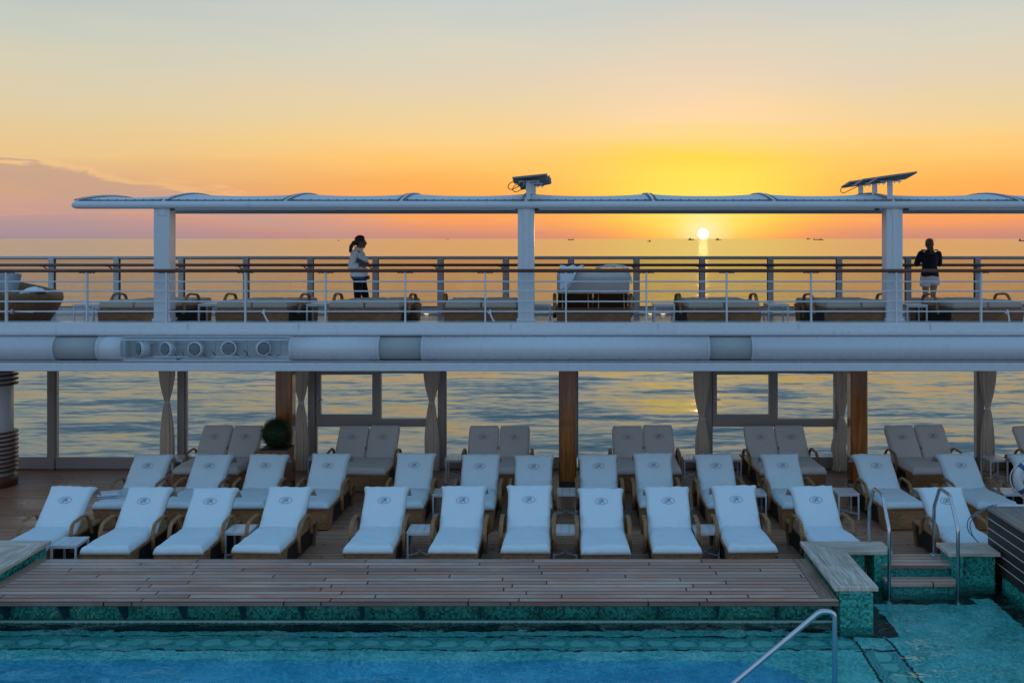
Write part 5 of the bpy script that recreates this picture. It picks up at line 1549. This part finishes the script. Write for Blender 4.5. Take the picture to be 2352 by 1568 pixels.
# ---- standing woman seen from behind at the glass railing
pe=empty('person',(7.37,21.62,UD),0,'woman in a dark jacket and white shorts standing at the glass railing, seen from behind','person')
sk=skin('pale_skin',(.52,.27,.18))
b=MB()
Bh=head(b,(.0,.03,1.478),(.05,1,0),.98)
b.tube([(0,-.005,1.30),(0,.005,1.36),(0,.02,1.43)],[.056,.050,.048],12)
loft(b,[(0,0,.80,.155,.12),(0,0,.90,.150,.115),(0,0,1.03,.118,.095),(0,0,1.17,.135,.10),(0,-.005,1.28,.165,.085),(0,-.005,1.33,.085,.06)])
for s_ in (-1,1):
    hp=(s_*.083,0,.82); kn=(s_*.078,.01,.46); an=(s_*.075,-.01,.09)
    limb(b,hp,kn,.082,.052); limb(b,kn,an,.052,.036,mid=.058)
    f_=Vector(an); b.tube([f_+Vector((0,-.03,-.045)),f_+Vector((0,.03,-.05)),f_+Vector((s_*.015,.13,-.065)),f_+Vector((s_*.018,.18,-.07))],[.034,.038,.036,.02],10,up=(1,0,0),rb=[.04,.04,.024,.015])
    sh=(s_*.172,-.005,1.285); el_=(s_*.225,.10,1.075); wr=(s_*.075,.265,1.235)
    limb(b,sh,el_,.046,.036); limb(b,el_,wr,.037,.026)
    hand(b,wr,(-s_*.25,.3,.9),(-s_*.3,.9,-.2),.6,-s_)
remesh(b.build('body',sk,pe),.0075,4)
sh_=MB(); loft(sh_,[(0,-.01,.725,.15,.12),(0,-.012,.80,.176,.142),(0,-.008,.87,.170,.135),(0,0,.95,.150,.12)])
for s_ in (-1,1):
    sh_.tube([(s_*.09,0,.85),(s_*.09,-.005,.76),(s_*.092,-.008,.68 if s_>0 else .655),(s_*.092,-.008,.655 if s_>0 else .625)],[.098,.106,.108,.102],14,up=(1,0,0),rb=[.10,.11,.11,.105])
remesh(sh_.build('white_shorts',cloth('white_shorts',(.82,.83,.86)),pe),.010,3)
jk=MB(); loft(jk,[(0,-.005,.825,.188,.145),(0,-.005,.90,.178,.138),(0,0,1.03,.150,.12),(0,0,1.17,.168,.128),(0,-.008,1.27,.190,.112),(0,-.008,1.335,.095,.08),(0,.0,1.375,.072,.068)])
for s_ in (-1,1):
    sh=(s_*.178,-.005,1.29); el_=(s_*.232,.10,1.075); wr=(s_*.075,.265,1.235)
    limb(jk,sh,el_,.068,.060); limb(jk,el_,Vector(el_)+(Vector(wr)-Vector(el_))*.85,.060,.042)
jk.tube([(-.12,-.095,1.30),(-.05,-.125,1.25),(.05,-.125,1.25),(.12,-.095,1.30)],[.03,.045,.045,.03],10)   # hood roll
remesh(jk.build('dark_jacket',cloth('navy_jacket',(.020,.020,.034)),pe),.011,4)
st=MB()
for s_ in (-1,1): st.box(s_*.13-.025,s_*.13+.025,-.05,.03,1.352,1.376)
st.build('shoulder_tab',cloth('tab_cloth',(.02,.02,.03)),pe)
k=MB(); k.ball((0,-.018,.042),.083,.100,.086,18,12); k.ball((0,-.06,-.02),.066,.055,.075,14,8)
k.tube([(0,-.10,.035),(.0,-.135,.015),(.008,-.13,-.05),(.022,-.115,-.13),(.035,-.10,-.19),(.04,-.09,-.215)],[.024,.034,.040,.034,.022,.008],12)
rnd=random.Random(5)
for i in range(26):
    a=rnd.uniform(-1.3,1.3)
    k.tube([(math.sin(a)*.086,-.02-.082*math.cos(a)*.9,-.02),(math.sin(a)*.072,-.055-.06*math.cos(a),.02),(math.sin(a)*.02,-.112,.03)],.007,5)
for i in range(8):
    a=rnd.uniform(-.03,.045); k.tube(bez([(a*.5,-.13,.0),(a,-.14,-.08),(a+.02,-.12,-.17-rnd.uniform(0,.05))],4),.006,5)
k.tube([(.05,.03,.115),(.075,.02,.125),(.095,.0,.11)],.0025,4); k.tube([(.06,-.03,.11),(.09,-.05,.10),(.10,-.07,.06)],.0025,4)
k.xform(Bh); k.build('ponytail_hair',hairmat('light_brown_hair',(.10,.05,.025),(.34,.19,.10)),pe)
fe=MB()
for s_ in (-1,1): fe.ball((s_*.034,.083,-.002),.009,.006,.007,10,6)
fe.xform(Bh); fe.build('eyes',plain('blue_eye',(.05,.07,.09),.2),pe)
